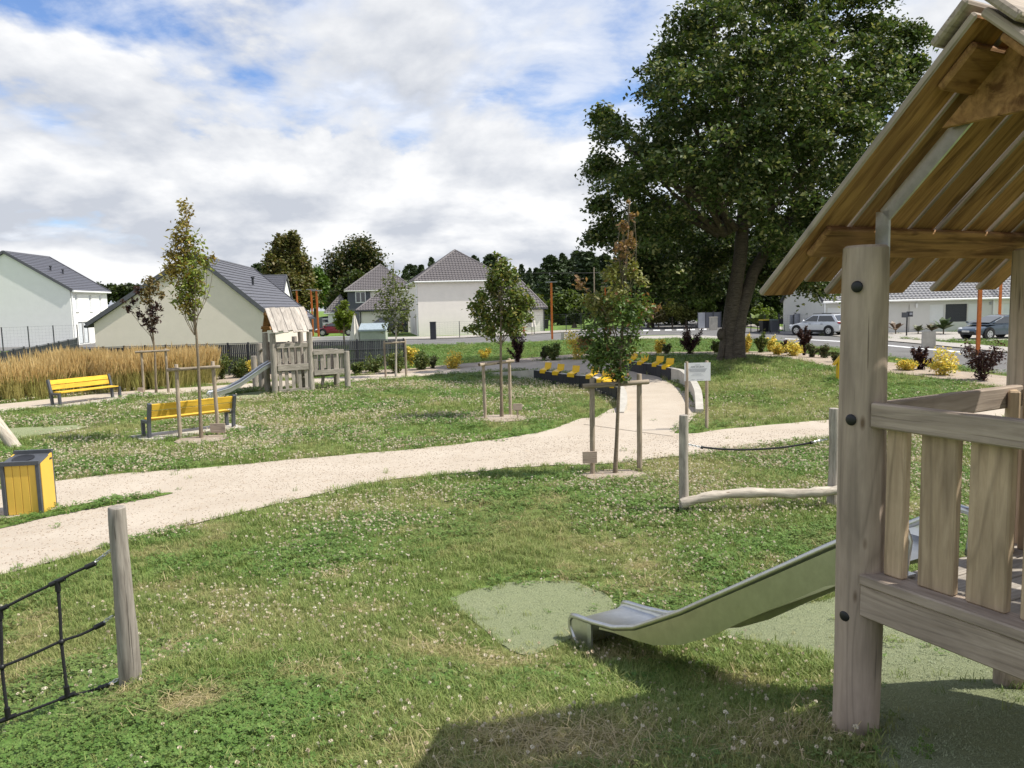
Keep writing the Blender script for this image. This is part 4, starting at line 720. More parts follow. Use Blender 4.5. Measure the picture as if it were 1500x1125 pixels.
# ------------------------------------------------------------------ cars
def car(name, label, loc, rot, body, L=4.3, Wd=1.8, H=1.5, style='hatch', clad=None, plate_back=True):
    t = thing(name, label, 'car', loc, rot, 'parked cars'); hw = Wd / 2; s = L / 4.3; bl = .98 * H / 1.5
    st = [(-2.15, .42, .80, .80), (-2.12, .30, bl * .92, .88), (-1.9, .24, bl * 1.0, .97), (-1.2, .22, bl * 1.0, 1.), (0, .22, bl * .97, 1.), (.75, .22, bl * .95, 1.), (1.3, .23, bl * .86, .98), (1.85, .26, bl * .74, .92), (2.08, .32, bl * .62, .82), (2.15, .40, bl * .52, .72)]
    mb = MB(); rings = []
    for x, zb, zt, k in st:
        w_ = hw * k; zm = zb + (zt - zb) * .55; rings.append([(x * s, -w_ * .55, zb), (x * s, -w_ * .94, zb + .06), (x * s, -w_, zm), (x * s, -w_ * .95, zt - .05), (x * s, -w_ * .8, zt), (x * s, w_ * .8, zt), (x * s, w_ * .95, zt - .05), (x * s, w_, zm), (x * s, w_ * .94, zb + .06), (x * s, w_ * .55, zb)])
    vs = [p for r in rings for p in r]; n = 10; fs = [(i * n + j, (i + 1) * n + j, (i + 1) * n + (j + 1) % n, i * n + (j + 1) % n) for i in range(len(st) - 1) for j in range(n)]; fs += [tuple(range(n)), tuple(range(len(vs) - 1, len(vs) - n - 1, -1))]; mb.add(vs, fs)
    rear, rr, rf, wf = {'hatch': (-2.05, -1.6, .0, 1.38), 'suv': (-2.02, -1.55, .1, .95), 'sedan': (-1.75, -.95, .1, 1.1)}[style]
    prof = [(rear, bl * .97), (rr, H * .965), ((rr + rf) / 2, H), (rf, H * .96), (wf, bl * .93)]
    for sgn in (1,):
        A = [(x * s, -(hw * (.93 if z < H * .8 else .68)), z) for x, z in prof]; B = [(x, -y, z) for x, y, z in A]; mb.add(A + B, [tuple(range(5))[::-1], tuple(range(5, 10))] + [(i, i + 1, i + 6, i + 5) for i in range(4)])
    mb.build('body', body, t, True)
    zb = bl + .01; zt = H - .12
    def lerpx(z, a, b): k = (z - bl) / (H * .96 - bl); return (a + (b - a) * k) * s
    for sg in (-1, 1):
        yb, yt = sg * (hw * .93 + .012 - .02), sg * (hw * .70 + .012)
        for x0_, x1_, q0, q1 in ((lerpx(zb, rear, rr) + .22, -.42 * s, lerpx(zt, rear, rr) + .2, -.42 * s), (-.34 * s, lerpx(zb, wf, rf) - .2, -.34 * s, lerpx(zt, wf, rf) - .12)):
            g = MB(); g.prism([(x0_, yb, zb), (x1_, yb, zb), (q1, yt, zt), (q0, yt, zt)], (0, 0, 0), (0, sg * .012, 0)); g.build('side_window', M['glass'], t)
        m_ = MB(); m_.sphere(((wf - .28) * s, sg * (hw + .09), bl + .06), (.08, .11, .07), 8); m_.build('mirror', body, t, True)
        m_ = MB(); m_.sphere((1.93 * s, sg * hw * .72, bl * .66), (.19, .13, .09), 8); m_.build('headlight', M['clearl'], t, True)
        m_ = MB(); m_.sphere((-2.03 * s, sg * hw * .76, bl * .9), (.13, .18, .08), 8); m_.build('tail_light', M['redl'], t, True)
        h_ = MB(); [h_.box((x_ * s, sg * (hw + .012), bl * .82), (.18, .03, .03)) for x_ in (-.75, .2)]; h_.build('door_handle', body if clad is None else M['black'], t)
        for x_ in (-1.32, 1.32):
            a_ = MB(); a_.tube([(x_ * s, sg * (hw - .2), .36), (x_ * s, sg * (hw + .015), .36)], .40, 20); a_.build('wheel_arch', M['black'], t)
            w_ = MB(); w_.tube([(x_ * s, sg * (hw - .2), .33), (x_ * s, sg * (hw + .0), .33), (x_ * s, sg * (hw + .03), .33)], [.33, .33, .30], 22); wo_ = w_.build('wheel', M['tyre'], t, True)
            r_ = MB(); r_.tube([(x_ * s, sg * (hw + .0), .33), (x_ * s, sg * (hw + .036), .33)], [.22, .21], 18); 
            rb = r_.build('rim', M['rim'], wo_); k_ = MB(); [k_.box((x_ * s + .13 * math.cos(q), sg * (hw + .038), .33 + .13 * math.sin(q)), (.07, .01, .05)) for q in np.linspace(0, 6.28, 6)[:-1]]; k_.build('rim_opening', M['black'], wo_)
    for nm, a0, a1, k in (('windscreen', wf, rf, 1), ('rear_window', rear, rr, -1)):
        g = MB(); z0_, z1_ = bl + .06, H - .1; P0, P1 = lerpx(z0_, a0, a1), lerpx(z1_, a0, a1); g.prism([(P0, -hw * .82, z0_), (P0, hw * .82, z0_), (P1, hw * .62, z1_), (P1, -hw * .62, z1_)], (0, 0, 0), (k * .02, 0, .012)); g.build(nm, M['glass'], t)
    b_ = MB(); b_.box((2.13 * s, 0, .42), (.08, hw * 1.25, .17)); b_.build('grille', M['black'], t)
    b_ = MB(); b_.box((-2.13 * s, 0, .42), (.12, hw * 1.5, .26)); b_.build('bumper', clad or body, t)
    if clad:
        for sg in (-1, 1): b_ = MB(); b_.box((0, sg * (hw - .01), .3), (1.9 * s, .06, .16)); b_.build('sill_cladding', clad, t); 
        for sg in (-1, 1): b_ = MB(); b_.beam((-1.35 * s, sg * hw * .66, H + .03), (.1 * s, sg * hw * .66, H + .02), .04, .04); b_.build('roof_rail', M['black'], t)
        b_ = MB(); b_.box((-2.13 * s, 0, bl * .86), (.06, hw * 1.7, .1)); b_.build('light_band', M['black'], t)
    for k in (-1, 1): b_ = MB(); b_.box((k * 2.2 * s, 0, .5 if k > 0 else .68), (.03, .52, .11)); b_.build('number_plate', M['plate'], t)
    return t
p = at(1199, 489, 58.5); car('parked_car', 'silver crossover car with black lower trim on the bungalow drive', (p.x, p.y, .05), rad(128), M['silver'], 4.25, 1.8, 1.56, 'suv', M['black'])
p = at(1452, 497, 48.5); car('parked_car', 'blue grey hatchback parked facing left behind the orange pole', (p.x + .2, p.y, .06), rad(196), M['blue'], 4.5, 1.8, 1.46, 'hatch')
p = at(494, 490, 80); car('parked_car', 'dark red car parked beyond the fence and parasol', (p.x, p.y, .1), rad(182), M['red'], 4.3, 1.8, 1.5, 'hatch')
p = at(559, 490, 80); car('parked_car', 'black car parked in front of the low cream house', (p.x, p.y, .1), rad(190), M['dark'], 4.6, 1.85, 1.75, 'suv', M['black'])
p = at(474, 480, 108); car('parked_car', 'dark car far behind the red car', (p.x, p.y, .3), rad(175), M['dark'], 4.3, 1.8, 1.5, 'hatch')
p = at(470, 484, 100); car('parked_car', 'white car between the orange lamps behind the red car', (p.x, p.y, .15), rad(170), M['wcar'], 4.1, 1.75, 1.45, 'hatch')
# ------------------------------------------------------------------ street furniture
def lamp(u, v, D, label, h=4.55, both=True, lean=0.):
    b = at(u, v, D); b.z = tz(b.x, b.y); t = thing('street_lamp', label, 'street lamp', b, 0, 'orange street lamps'); mb = MB()
    mb.beam((0, 0, -.1), (lean, 0, h), .16, .1, (0, 1, 0)); mb.build('pole', M['orange'], t); mb = MB()
    mb.box((lean, 0, h + .03), (.95 if both else .5, .22, .06)); mb.build('lamp_head', M['ink2'], t); return t
lamp(809, 497, 62, 'orange street lamp standing alone beside the road in the centre'); lamp(1432, 522, 36, 'orange pole rising from the large dark purple shrub', 4.5); lamp(1463, 491, 54, 'thin orange pole behind the blue grey hatchback', 4.5)
lamp(467, 498, 70, 'nearest orange street lamp behind the far playhouse', 4.5); lamp(459, 493, 82, 'middle orange street lamp behind the far playhouse', 4.9); lamp(438, 493, 84, 'leftmost orange street lamp above the far playhouse roof', 4.9)
lamp(1058, 474, 86, 'orange street lamp half hidden by the lime trunk', 6.); lamp(887, 475, 89, 'orange lamp top showing left through the russet topped tree', 4.6); lamp(923, 468, 118, 'far orange lamp behind the right of the russet topped tree', 3.6)
def slat_fence(name, label, pts, h, n_posts, D0=None):
    t = thing(name, label, 'fence', (*pts[0][:2], 0)); o = Vector((*pts[0][:2], 0)); a, b = Vector((*pts[0][:2], 0)) - o, Vector((*pts[1][:2], 0)) - o; d = b - a; L = d.length
    za, zb = pts[0][2], pts[1][2]; Z = lambda s: za + (zb - za) * s
    for i in range(n_posts + 1): s = i / n_posts; q = a + d * s; mb = MB(); mb.box(q + Vector((0, 0, Z(s) / 2 - .05)), (.07, .07, Z(s) + .15)); mb.build('post', M['fence'], t)
    mb = MB(); n = int(L / .085); nn = d.normalized().cross(Vector((0, 0, 1)))
    for i in range(n):
        s = (i + .5) / n; q = a + d * s; w = .068 + .012 * random.random(); z1 = Z(s) - .06
        R = Matrix((d.normalized(), nn, Vector((0, 0, 1)))).transposed(); mb.box(q + nn * random.uniform(-.006, .006) + Vector((0, 0, z1 / 2 + .04)), (w, .012, z1 - .08), R)
    mb.build('slats', M['fence'], t, kind='stuff')
    for f_ in (.03, .36, .68, .985): mb = MB(); mb.beam(a + nn * .02 + Vector((0, 0, za * f_)), b + nn * .02 + Vector((0, 0, zb * f_)), .02, .035); mb.build('rail', M['anth'], t)
    return t
def top(u, v, D): p = at(u, v, D); return (p.x, p.y, p.z)
slat_fence('fence', 'dark grey slatted fence running behind the grasses and playhouse', [top(120, 509, 34.5), top(452, 499.5, 35.5)], 1.5, 11)
slat_fence('fence', 'dark grey slatted fence end right of the far playhouse', [top(452, 499, 36), top(591, 496, 37.5)], 1.6, 2)
slat_fence('fence', 'dark grey fence rising from the left edge towards the white house', [top(-60, 528, 34), top(35, 508, 44)], 1.5, 5)
slat_fence('fence', 'farther dark grey fence below the white house gable', [top(35, 510, 44), top(112, 495, 57)], 1.5, 5)
def wire_fence(label, pts, h, posts):
    o = Vector((*pts[0], 0)); t = thing('wire_fence', label, 'wire fence', o); d = Vector((*pts[1], 0)) - o
    for i in range(posts + 1): q = d * i / posts; mb = MB(); mb.box(q + Vector((0, 0, h / 2 - .05)), (.06, .06, h + .1)); mb.build('post', M['fence'], t)
    mb = MB(); k = 9
    for i in range(k): z = .08 + (h - .12) * i / (k - 1); mb.beam(Vector((0, 0, z)), d + Vector((0, 0, z)), .004, .01 if i in (0, k - 1) else .004)
    n = int(d.length / .25)
    for i in range(n): q = d * (i + .5) / n; mb.box(q + Vector((0, 0, h / 2)), (.003, .003, h - .08))
    mb.build('mesh', M['anth'], t, kind='stuff'); return t
wire_fence('thin wire fence in front of the cream two storey house', [gp(637, 68), gp(742, 70)], 1.5, 3); wire_fence('wire fence with dark posts right of the central orange lamp', [gp(757, 71), gp(872, 80)], 1.8, 5); wire_fence('light wire fence on posts before the white house gable', [gp(-40, 58), gp(112, 64)], 2.1, 4)
wire_fence('wire fence between the bins and the pale bungalow gable', [gp(1100, 66), gp(1185, 62)], 1.5, 4)
# wheeled bins
def wbin(u, v, D, label, m, lid):
    b = at(u, v, D); b.z = .05; t = thing('wheeled_bin', label, 'wheeled bin', b, random.uniform(-.3, .3), 'wheeled bins by the bungalow'); mb = MB()
    A = [(-.24, -.26, .08), (.24, -.26, .08), (.24, .26, .08), (-.24, .26, .08)]; B = [(x * 1.25, y * 1.25, 1.0) for x, y, z in A]; mb.add(A + B, [(3, 2, 1, 0), (4, 5, 6, 7)] + [(i, (i + 1) % 4, 4 + (i + 1) % 4, 4 + i) for i in range(4)]); mb.build('body', m, t)
    mb = MB(); mb.box((0, -.02, 1.04), (.64, .7, .07)); mb.tube([(-.28, .36, 1.), (.28, .36, 1.)], .03, 6); mb.build('lid', lid, t)
    for s in (-1, 1): mb = MB(); mb.tube([(s * .24, .24, .1), (s * .3, .24, .1)], .1, 10); mb.build('wheel', M['tyre'], t)
wbin(1119, 487, 64, 'black wheeled bin with a yellow lid beside the gable', M['black'], M['binlid']); wbin(1128, 487, 64.5, 'dark green wheeled bin next to the yellow lidded one', M['bing'], M['bing']); wbin(1134, 488, 63, 'grey wheeled bin right of the dark green bin', M['anth'], M['bing']); wbin(799, 469, 84, 'dark wheeled bin at the corner of the low cream wing', M['black'], M['black'])
b = at(1141, 487, 62); t = thing('charger_post', 'dark box on a post with hanging cable beside the wheeled bins', 'post', (b.x, b.y, .05)); mb = MB(); mb.box((0, 0, .75), (.08, .08, 1.6)); mb.build('pole', M['fence'], t); mb = MB(); mb.box((.12, -.05, .95), (.34, .2, .42)); mb.build('box', M['black'], t); mb = MB(); mb.tube([(.2, -.06, .75), (.25, -.08, .2), (.4, -.08, .15), (.42, -.06, .7)], .025, 6); mb.build('cable', M['black'], t)
# grey panel screen
x0, y0 = gp(1022, 76); x1, _ = gp(1056, 76); t = thing('panel_screen', 'grey brown panel screen left of the lime trunk', 'fence', (x0, y0, .1))
for i in range(3): w = (x1 - x0) / 3; mb = MB(); mb.box(((i + .5) * w, 0, .75), (w - .05, .06, 1.5)); mb.build('panel', M['dgrey_r'] if i else M['ink2'], t)
for i in range(4): w = (x1 - x0) / 3; mb = MB(); mb.box((i * w, -.03, .8), (.07, .07, 1.6)); mb.build('post', M['fence'], t)
b = at(1045, 479, 72); t = tag(MB().build('x', M['conc']), None) if 0 else None
mb = MB(); mb.box((b.x, b.y, .6), (.65, .5, 1.2)); mb.box((b.x, b.y, 1.22), (.72, .56, .06)); tag(mb.build('meter_pillar', M['conc']), 'small pale meter pillar in front of the grey panel screen', 'pillar')
# concrete block by the drive
def pillar(u, v, D, w, h, label):
    b = at(u, v, D); mb = MB(); a = w / 2; A = [(-a, -a, -.05), (a, -a, -.05), (a, a, -.05), (-a, a, -.05)]; B = [(x * .97, y * .97, h) for x, y, z in A]; B[0] = (*B[0][:2], h + .04); B[1] = (*B[1][:2], h + .04)
    mb.add([Vector((b.x, b.y, tz(b.x, b.y))) + Matrix.Rotation(-.35, 3, 'Z') @ Vector(p) for p in A + B], [(3, 2, 1, 0), (4, 5, 6, 7)] + [(i, (i + 1) % 4, 4 + (i + 1) % 4, 4 + i) for i in range(4)]); tag(mb.build('concrete_pillar', M['conc']), label, 'pillar')
pillar(1360, 502, 42, .62, .88, 'pale concrete block on the verge before the blue grey car'); pillar(825, 497, 61, .28, .5, 'small pale block beside the central orange lamp')
b = at(1328, 487, 54); t = thing('letter_box', 'dark letter box on a thin post before the recessed door', 'letter box', (b.x, b.y, .05)); mb = MB(); mb.box((0, 0, .75), (.07, .07, 1.5)); mb.build('post', M['black'], t)
mb = MB(); mb.box((-.16, 0, 1.45), (.3, .3, .36)); mb.build('box', M['anth'], t); mb = MB(); mb.box((.18, 0, 1.5), (.32, .26, .36)); mb.build('box', M['trimdk'], t); mb = MB(); mb.box((.2, -.14, 1.52), (.2, .02, .16)); mb.build('flap', M['ink2'], t)
def parasol(u, D, h, label):
    b = at(u, 480, D); t = thing('parasol', label, 'parasol', (b.x, b.y, 0)); mb = MB(); n = 16; vs = []; K = 9
    for i in range(K):
        s = i / (K - 1); r = .03 + .30 * s ** .8
        for j in range(n): q = 6.283 * j / n; rr = r * (1 + .22 * math.cos(8 * q)) ; vs.append((rr * math.cos(q), rr * math.sin(q), h - s * h * .68))
    mb.add(vs, [(i * n + j, (i + 1) * n + j, (i + 1) * n + (j + 1) % n, i * n + (j + 1) % n) for i in range(K - 1) for j in range(n)]); mb.build('canopy', M['canvas'], t, True)
    mb = MB(); mb.tube([(0, 0, 0), (0, 0, h + .12)], .03, 8); mb.build('pole', M['stake'], t); mb = MB(); mb.box((0, 0, .05), (.5, .5, .1)); mb.build('base', M['conc'], t)
parasol(520, 41, 2.55, 'closed off white parasol standing behind the dark fence'); parasol(779, 70, 2.5, 'closed cream parasol on the lawn of the low cream wing')
b = at(548, 497, 41); t = thing('garden_box', 'pale green corrugated garden box with bluish lid behind the fence', 'garden box', (b.x, b.y, 0)); mb = MB(); mb.box((0, 0, .85), (1.36, .7, 1.7)); [mb.box((-.66 + i * .066, -.355, .85), (.03, .02, 1.66)) for i in range(21)]; mb.build('body', M['shed'], t); mb = MB(); mb.prism([(-.74, -.45, 1.7), (-.74, .4, 2.02), (-.74, .4, 2.1), (-.74, -.45, 1.78)], (0, 0, 0), (1.48, 0, 0)); [mb.beam((-.7 + i * .07, -.45, 1.79), (-.7 + i * .07, .4, 2.11), .025, .02) for i in range(21)]; mb.build('lid', M['shedroof'], t)
# wooden garden table set
b = at(757, 488, 71); t = thing('garden_table', 'orange brown wooden picnic table beside the closed cream parasol', 'picnic table', (b.x, b.y, 0), .1); mo = simple('orange_garden_wood', (.36, .13, .05), .6)
for i in range(4): plank('table_board', (-.9, -.3 + i * .2, .75), (.9, -.3 + i * .2, .75), .18, .04, (0, 0, 1), mo, t)
for s in (-1, 1):
    for i in range(2): plank('seat_board', (-.9, s * (.62 + i * .16), .45), (.9, s * (.62 + i * .16), .45), .14, .04, (0, 0, 1), mo, t)
    for k in (-1, 1): mb = MB(); mb.beam((s * .65, k * .15, .75), (s * .65, k * .7, 0), .08, .06); mb.build('leg', mo, t)
    mb = MB(); mb.beam((s * .65, -.75, .42), (s * .65, .75, .42), .06, .08); mb.build('brace', mo, t)
mb = MB(); mb.tube([gpv for gpv in [(*gp(770, 90), 6.4), (*gp(860, 92), 6.3), (*gp(975, 96), 6.5)]], .02, 4); tag(mb.build('overhead_cable', M['black']), 'overhead cable strung in front of the dark conifer wood', 'cable')
b = at(871, 470, 93); mb = MB(); mb.tube([(b.x, b.y, 0), (b.x, b.y, 7.)], [.1, .07], 8); mb.box((b.x, b.y, 6.7), (.1, .1, .4)); tag(mb.build('utility_pole', M['stake']), 'slim utility pole before the conifers carrying the cable', 'pole')
# low white wall before the red car
x0, y0 = gp(452, 62); x1, _ = gp(522, 62); mb = MB(); mb.box(((x0 + x1) / 2, y0, .3), (x1 - x0, .2, .6)); mb.box(((x0 + x1) / 2, y0, .63), (x1 - x0 + .06, .28, .06)); tag(mb.build('garden_wall', M['white']), 'low white garden wall in front of the red car', 'wall')
x0, y0 = gp(466, 104); x1, _ = gp(496, 104); mb = MB(); mb.box(((x0 + x1) / 2, y0 - 9, .9), (x1 - x0, .15, 1.8)); tag(mb.build('grey_wall', M['dgrey_r']), 'plain grey wall behind the red car and the yellow green tree', 'wall')
mb = MB(); x0, y0 = gp(634, 67); mb.box((x0, y0, .75), (.5, .4, 1.5)); mb.box((x0, y0, 1.52), (.56, .46, .05)); tag(mb.build('gate_post', M['trimdk']), 'broad dark gate post at the left of the thin wire fence', 'gate post')
# ------------------------------------------------------------------ seat walls
def wall_curve(name, label, pts, hs, th, side, material_fn):
    """pts: foot line in the world; hs: heights; thickness towards side"""
    t = thing(name, label, 'low wall', (pts[0].x, pts[0].y, 0)); o = Vector((pts[0].x, pts[0].y, 0)); n = len(pts); Nn = []
    for i in range(n): d = (pts[min(i + 1, n - 1)] - pts[max(i - 1, 0)]); d.z = 0; d.normalize(); Nn.append(Vector((-d.y, d.x, 0)) * side)
    return t, o, Nn
def smooth_pts(P, k=5):
    out = []
    for i in range(len(P) - 1):
        p0, p1, p2, p3 = P[max(i - 1, 0)], P[i], P[i + 1], P[min(i + 2, len(P) - 1)]
        for j in range(k): s = j / k; out.append(.5 * (2 * p1 + (p2 - p0) * s + (2 * p0 - 5 * p1 + 4 * p2 - p3) * s * s + (3 * p1 - p0 - 3 * p2 + p3) * s ** 3))
    return out + [P[-1]]
def strip(mb, P, Nn, H, th, off=0., zb=-.15):
    vs = []
    for p, nn, h_ in zip(P, Nn, H): a = p - nn * off; b_ = p + nn * th; z = tz(p.x, p.y); vs += [(a.x, a.y, z + zb), (a.x, a.y, z + h_), (b_.x, b_.y, z + h_), (b_.x, b_.y, z + zb)]
    n = len(P); mb.add(vs, [(i * 4 + j, (i + 1) * 4 + j, (i + 1) * 4 + (j + 1) % 4, i * 4 + (j + 1) % 4) for i in range(n - 1) for j in range(4)] + [(3, 2, 1, 0), tuple(range(n * 4 - 4, n * 4))])
def seat_wall(label, raw, hts, th, side, clad_a, clad_b, k=6):
    P0 = [foot(*p) for p in raw]; o = Vector((P0[0].x, P0[0].y, 0)); t = thing('seat_wall', label, 'low wall', o); Pq = smooth_pts(P0, k); Hq = []
    for i in range(len(hts) - 1): Hq += [hts[i] + (hts[i + 1] - hts[i]) * j / k for j in range(k)]
    Hq.append(hts[-1]); n = len(Pq); Nn = []
    for i in range(n): d = Pq[min(i + 1, n - 1)] - Pq[max(i - 1, 0)]; d.z = 0; d.normalize(); Nn.append(Vector((-d.y, d.x, 0)) * side)
    mb = MB(); strip(mb, Pq, Nn, Hq, th); ob = mb.build('concrete', M['conc'], t); ob.data.transform(Matrix.Translation(-o))
    i0, i1 = clad_a * k, clad_b * k; seg = []                       # cladding boards, one by one
    L = [0]; 
    for i in range(i0, i1): L.append(L[-1] + (Pq[i + 1] - Pq[i]).length)
    nb = int(L[-1] / .17)
    def pos(s):
        for i in range(len(L) - 1):
            if s <= L[i + 1] or i == len(L) - 2: f_ = (s - L[i]) / (L[i + 1] - L[i]); return Pq[i0 + i].lerp(Pq[i0 + i + 1], f_), Nn[i0 + i].lerp(Nn[i0 + i + 1], f_).normalized(), Hq[i0 + i] + (Hq[i0 + i + 1] - Hq[i0 + i]) * f_
    for j in range(nb):
        p, nn, h_ = pos((j + .5) / nb * L[-1]); z = tz(p.x, p.y); q = p - nn * (.018 + random.uniform(0, .006)); q = Vector((q.x, q.y, z)) - o; tx = Vector((nn.y, -nn.x, 0)); hh = h_ - .015 + random.uniform(-.008, .008)
        m4 = Matrix((tx, nn, Vector((0, 0, 1)))).transposed().to_4x4(); m4.translation = q + Vector((0, 0, hh / 2)); key = ('cb', round(hh, 2))
        if key not in _pc: b_ = MB(); b_.box((0, 0, 0), (L[-1] / nb - .012, .03, round(hh, 2))); _pc[key] = b_.mesh('cladding_board', M['clad'])
        link('cladding_board', _pc[key], t, m4)
    return t, pos, L[-1]
wl, posL, LL = seat_wall('left curved low wall with black boards and a pale rounded end', [(700,549),(740,552),(783,557),(806,561),(829,565),(864,569),(878,575),(896,582),(904,587),(908,594),(908,600),(903,606)], [.03,.2,.4,.42,.42,.42,.42,.42,.42,.36,.24,.05], .2, 1, 2, 8)
wr, posR, LR = seat_wall('right curved low wall with black boards ending in pale concrete', [(905,541),(925,544),(941,548),(959,551),(983,558),(996,562),(1009,575),(1017,591),(1019,606)], [.3,.42,.44,.46,.46,.46,.44,.38,.12], .2, 1, 0, 4)
def seat_mesh():
    mb = MB(); pr = [(-.19, .03), (-.19, .16), (-.185, .17), (.1, .235), (.12, .25), (.165, .47), (.15, .475), (.1, .26), (.085, .25), (-.17, .19), (-.205, .165), (-.205, .03)]
    w = .19; n = len(pr); vs = [(-w, y, z) for y, z in pr] + [(w, y, z) for y, z in pr]; mb.add(vs, [tuple(range(n)), tuple(range(2 * n - 1, n - 1, -1))] + [(i, n + i, n + (i + 1) % n, (i + 1) % n) for i in range(n)]); return mb.mesh('shell', M['yseat'])
def seats(posf, us, labs, yaw, grp):
    sm = None
    for s, lab in zip(us, labs):
        p, nn, h_ = posf(s); q = p + nn * .1; t = thing('outdoor_chair', lab, 'chair', (q.x, q.y, tz(p.x, p.y) + h_ - .11), yaw, grp); t.scale = (.88,) * 3; link('shell', seats.m, t, Matrix.Translation((0, 0, -.0)))
        mb = MB(); mb.box((-.1, .0, .1), (.05, .05, .21)); mb.box((.1, .0, .1), (.05, .05, .21)); mb.build('bracket', M['anth'], t)
seats.m = seat_mesh()
OL = ['first', 'second', 'third', 'fourth', 'fifth', 'sixth', 'seventh']
seats(posL, [LL * k for k in (.1, .24, .38, .52, .72, .82, .93)], [OL[i] + ' yellow chair from the left along the left black wall' for i in range(7)], rad(-48), 'yellow chairs on the curved walls')
seats(posR, [LR * k for k in (.2, .42, .66, .88)], [OL[i] + ' yellow chair from the left along the right black wall' for i in range(4)], rad(-48), 'yellow chairs on the curved walls')
# ------------------------------------------------------------------ benches
def bench(label, uA, vA, uB, vB, flip):
    """A,B: feet of the two end frames on the side of the viewer"""
    a = foot(uA, vA); b_ = foot(uB, vB); c = (a + b_) / 2; d = (b_ - a); d.z = 0; L = d.length; rot = math.atan2(d.y, d.x); t = thing('bench', label, 'bench', (c.x, c.y, min(a.z, b_.z)), rot, 'yellow benches'); f_ = -1 if flip else 1
    # local: x along, front (sitting side) towards f_*(-y)
    y0 = .22
    for s in (-1, 1):
        x = s * (L / 2 - .04); mb = MB(); Y = lambda y: f_ * y + (y0 if not flip else .22)
        mb.beam((x, Y(-.2), 0), (x, Y(-.2), .42), .07, .09, (0, 1, 0)); mb.beam((x, Y(.2), 0), (x, Y(.24), .44), .07, .09, (0, 1, 0)); mb.beam((x, Y(.235), .42), (x, Y(.36), .86), .07, .10, (0, 1, 0)); mb.beam((x, Y(-.24), .40), (x, Y(.27), .40), .068, .06); mb.build('end_frame', M['anth'], t)
    for i in range(3): y = Y(-.17 + i * .145); plank('seat_slat', (-L / 2 + .09, y, .45), (L / 2 - .09, y, .45), .13, .035, (0, 0, 1), M['yslat'], t)
    for i in range(2): z = .6 + i * .165; y = Y(.285 + i * .047); n_ = Vector((0, -f_ * .96, .27)); plank('back_slat', (-L / 2 + .09, y, z), (L / 2 - .09, y, z), .15, .035, n_, M['yslat'], t)
    sl_ = MB(); sl_.box((0, .22, -.03), (L + .35, 1.0, .1)); q = sl_.build('slab', M['conc'], None); q.location = (c.x, c.y, min(a.z, b_.z) + .02); q.rotation_euler.z = rot; q.name = 'paving_slab'; q['kind'] = 'structure'
    cs, sn = math.cos(rot), math.sin(rot); EXCL.append(np.array([(c.x + cs * x - sn * y, c.y + sn * x + cs * y) for x, y in ((-L / 2 - .17, -.28), (L / 2 + .17, -.28), (L / 2 + .17, .72), (-L / 2 - .17, .72))]))
bench('yellow bench seen from behind with young tree stakes before it', 217, 644, 345, 627, True)
bench('yellow bench facing the lawn in front of the golden grasses', 87, 596, 178, 584, False)
# ------------------------------------------------------------------ litter bin
def litter_bin():
    a = foot(5, 758); b_ = foot(50, 756); b_ = Vector((b_.x, a.y, a.z)); d = b_ - a; rot = rad(8); W_ = .45; D_ = .52; H0, H1 = .83, .92; t = thing('litter_bin', 'yellow litter bin in a grey metal frame beside the sandy path', 'litter bin', a, rot)
    x1 = W_ + .1; 
    for x in (.03, x1 - .03): 
        for y, h_ in ((.03, H0), (D_ - .03, H1)): mb = MB(); mb.box((x, y, h_ / 2 - .02), (.048, .048, h_)); mb.build('frame_post', M['anth'], t)
    for y, z in ((.03, H0 - .03), (D_ - .03, H1 - .03)): mb = MB(); mb.box((x1 / 2, y, z), (x1, .062, .06)); mb.build('frame_rail', M['anth'], t)
    n = 4; w = (x1 - .12) / n
    for i in range(n): plank('front_board', (.06 + (i + .5) * w, .035, .02), (.06 + (i + .5) * w, .035, H0 - .07), .02, w - .006, (0, 1, 0), M['ypanel'], t) if 0 else plank('front_board', (.06 + (i + .5) * w, .035, .02), (.06 + (i + .5) * w, .035, H0 - .062), w - .006, .02, (0, -1, 0), M['ypanel'], t)
    mb = MB(); mb.prism([(x1 - .02, .06, .02), (x1 - .02, D_ - .06, .02), (x1 - .02, D_ - .06, H1 - .05), (x1 - .02, .06, H0 - .05)], (0, 0, 0), (.022, 0, 0)); mb.build('side_panel', M['ypanel'], t)
    mb = MB(); mb.prism([(.02, .06, .02), (.02, D_ - .06, .02), (.02, D_ - .06, H1 - .05), (.02, .06, H0 - .05)], (0, 0, 0), (-.022, 0, 0)); mb.build('side_panel', M['ypanel'], t)
    mb = MB(); nrm = Vector((0, -(H1 - H0), D_)).normalized(); mb.prism([(.0, .06, H0 - .055), (x1, .06, H0 - .055), (x1, D_ - .06, H1 - .075), (0, D_ - .06, H1 - .075)], (0, 0, 0), nrm * .02); lid = mb.build('lid', M['anth'], t)
    mb = MB(); c = Vector((x1 * .42, D_ * .5, (H0 + H1) / 2 - .062)) + nrm * .022; mb.tube([c, c + nrm * .006], .15, 20); mb.build('opening', M['black'], lid)
    mb = MB(); [mb.box((x1 + .004, D_ - .15 + i * .022, H1 - .13), (.003, .014, .03)) for i in range(4)]; mb.build('logo', M['ink'], t)
litter_bin()
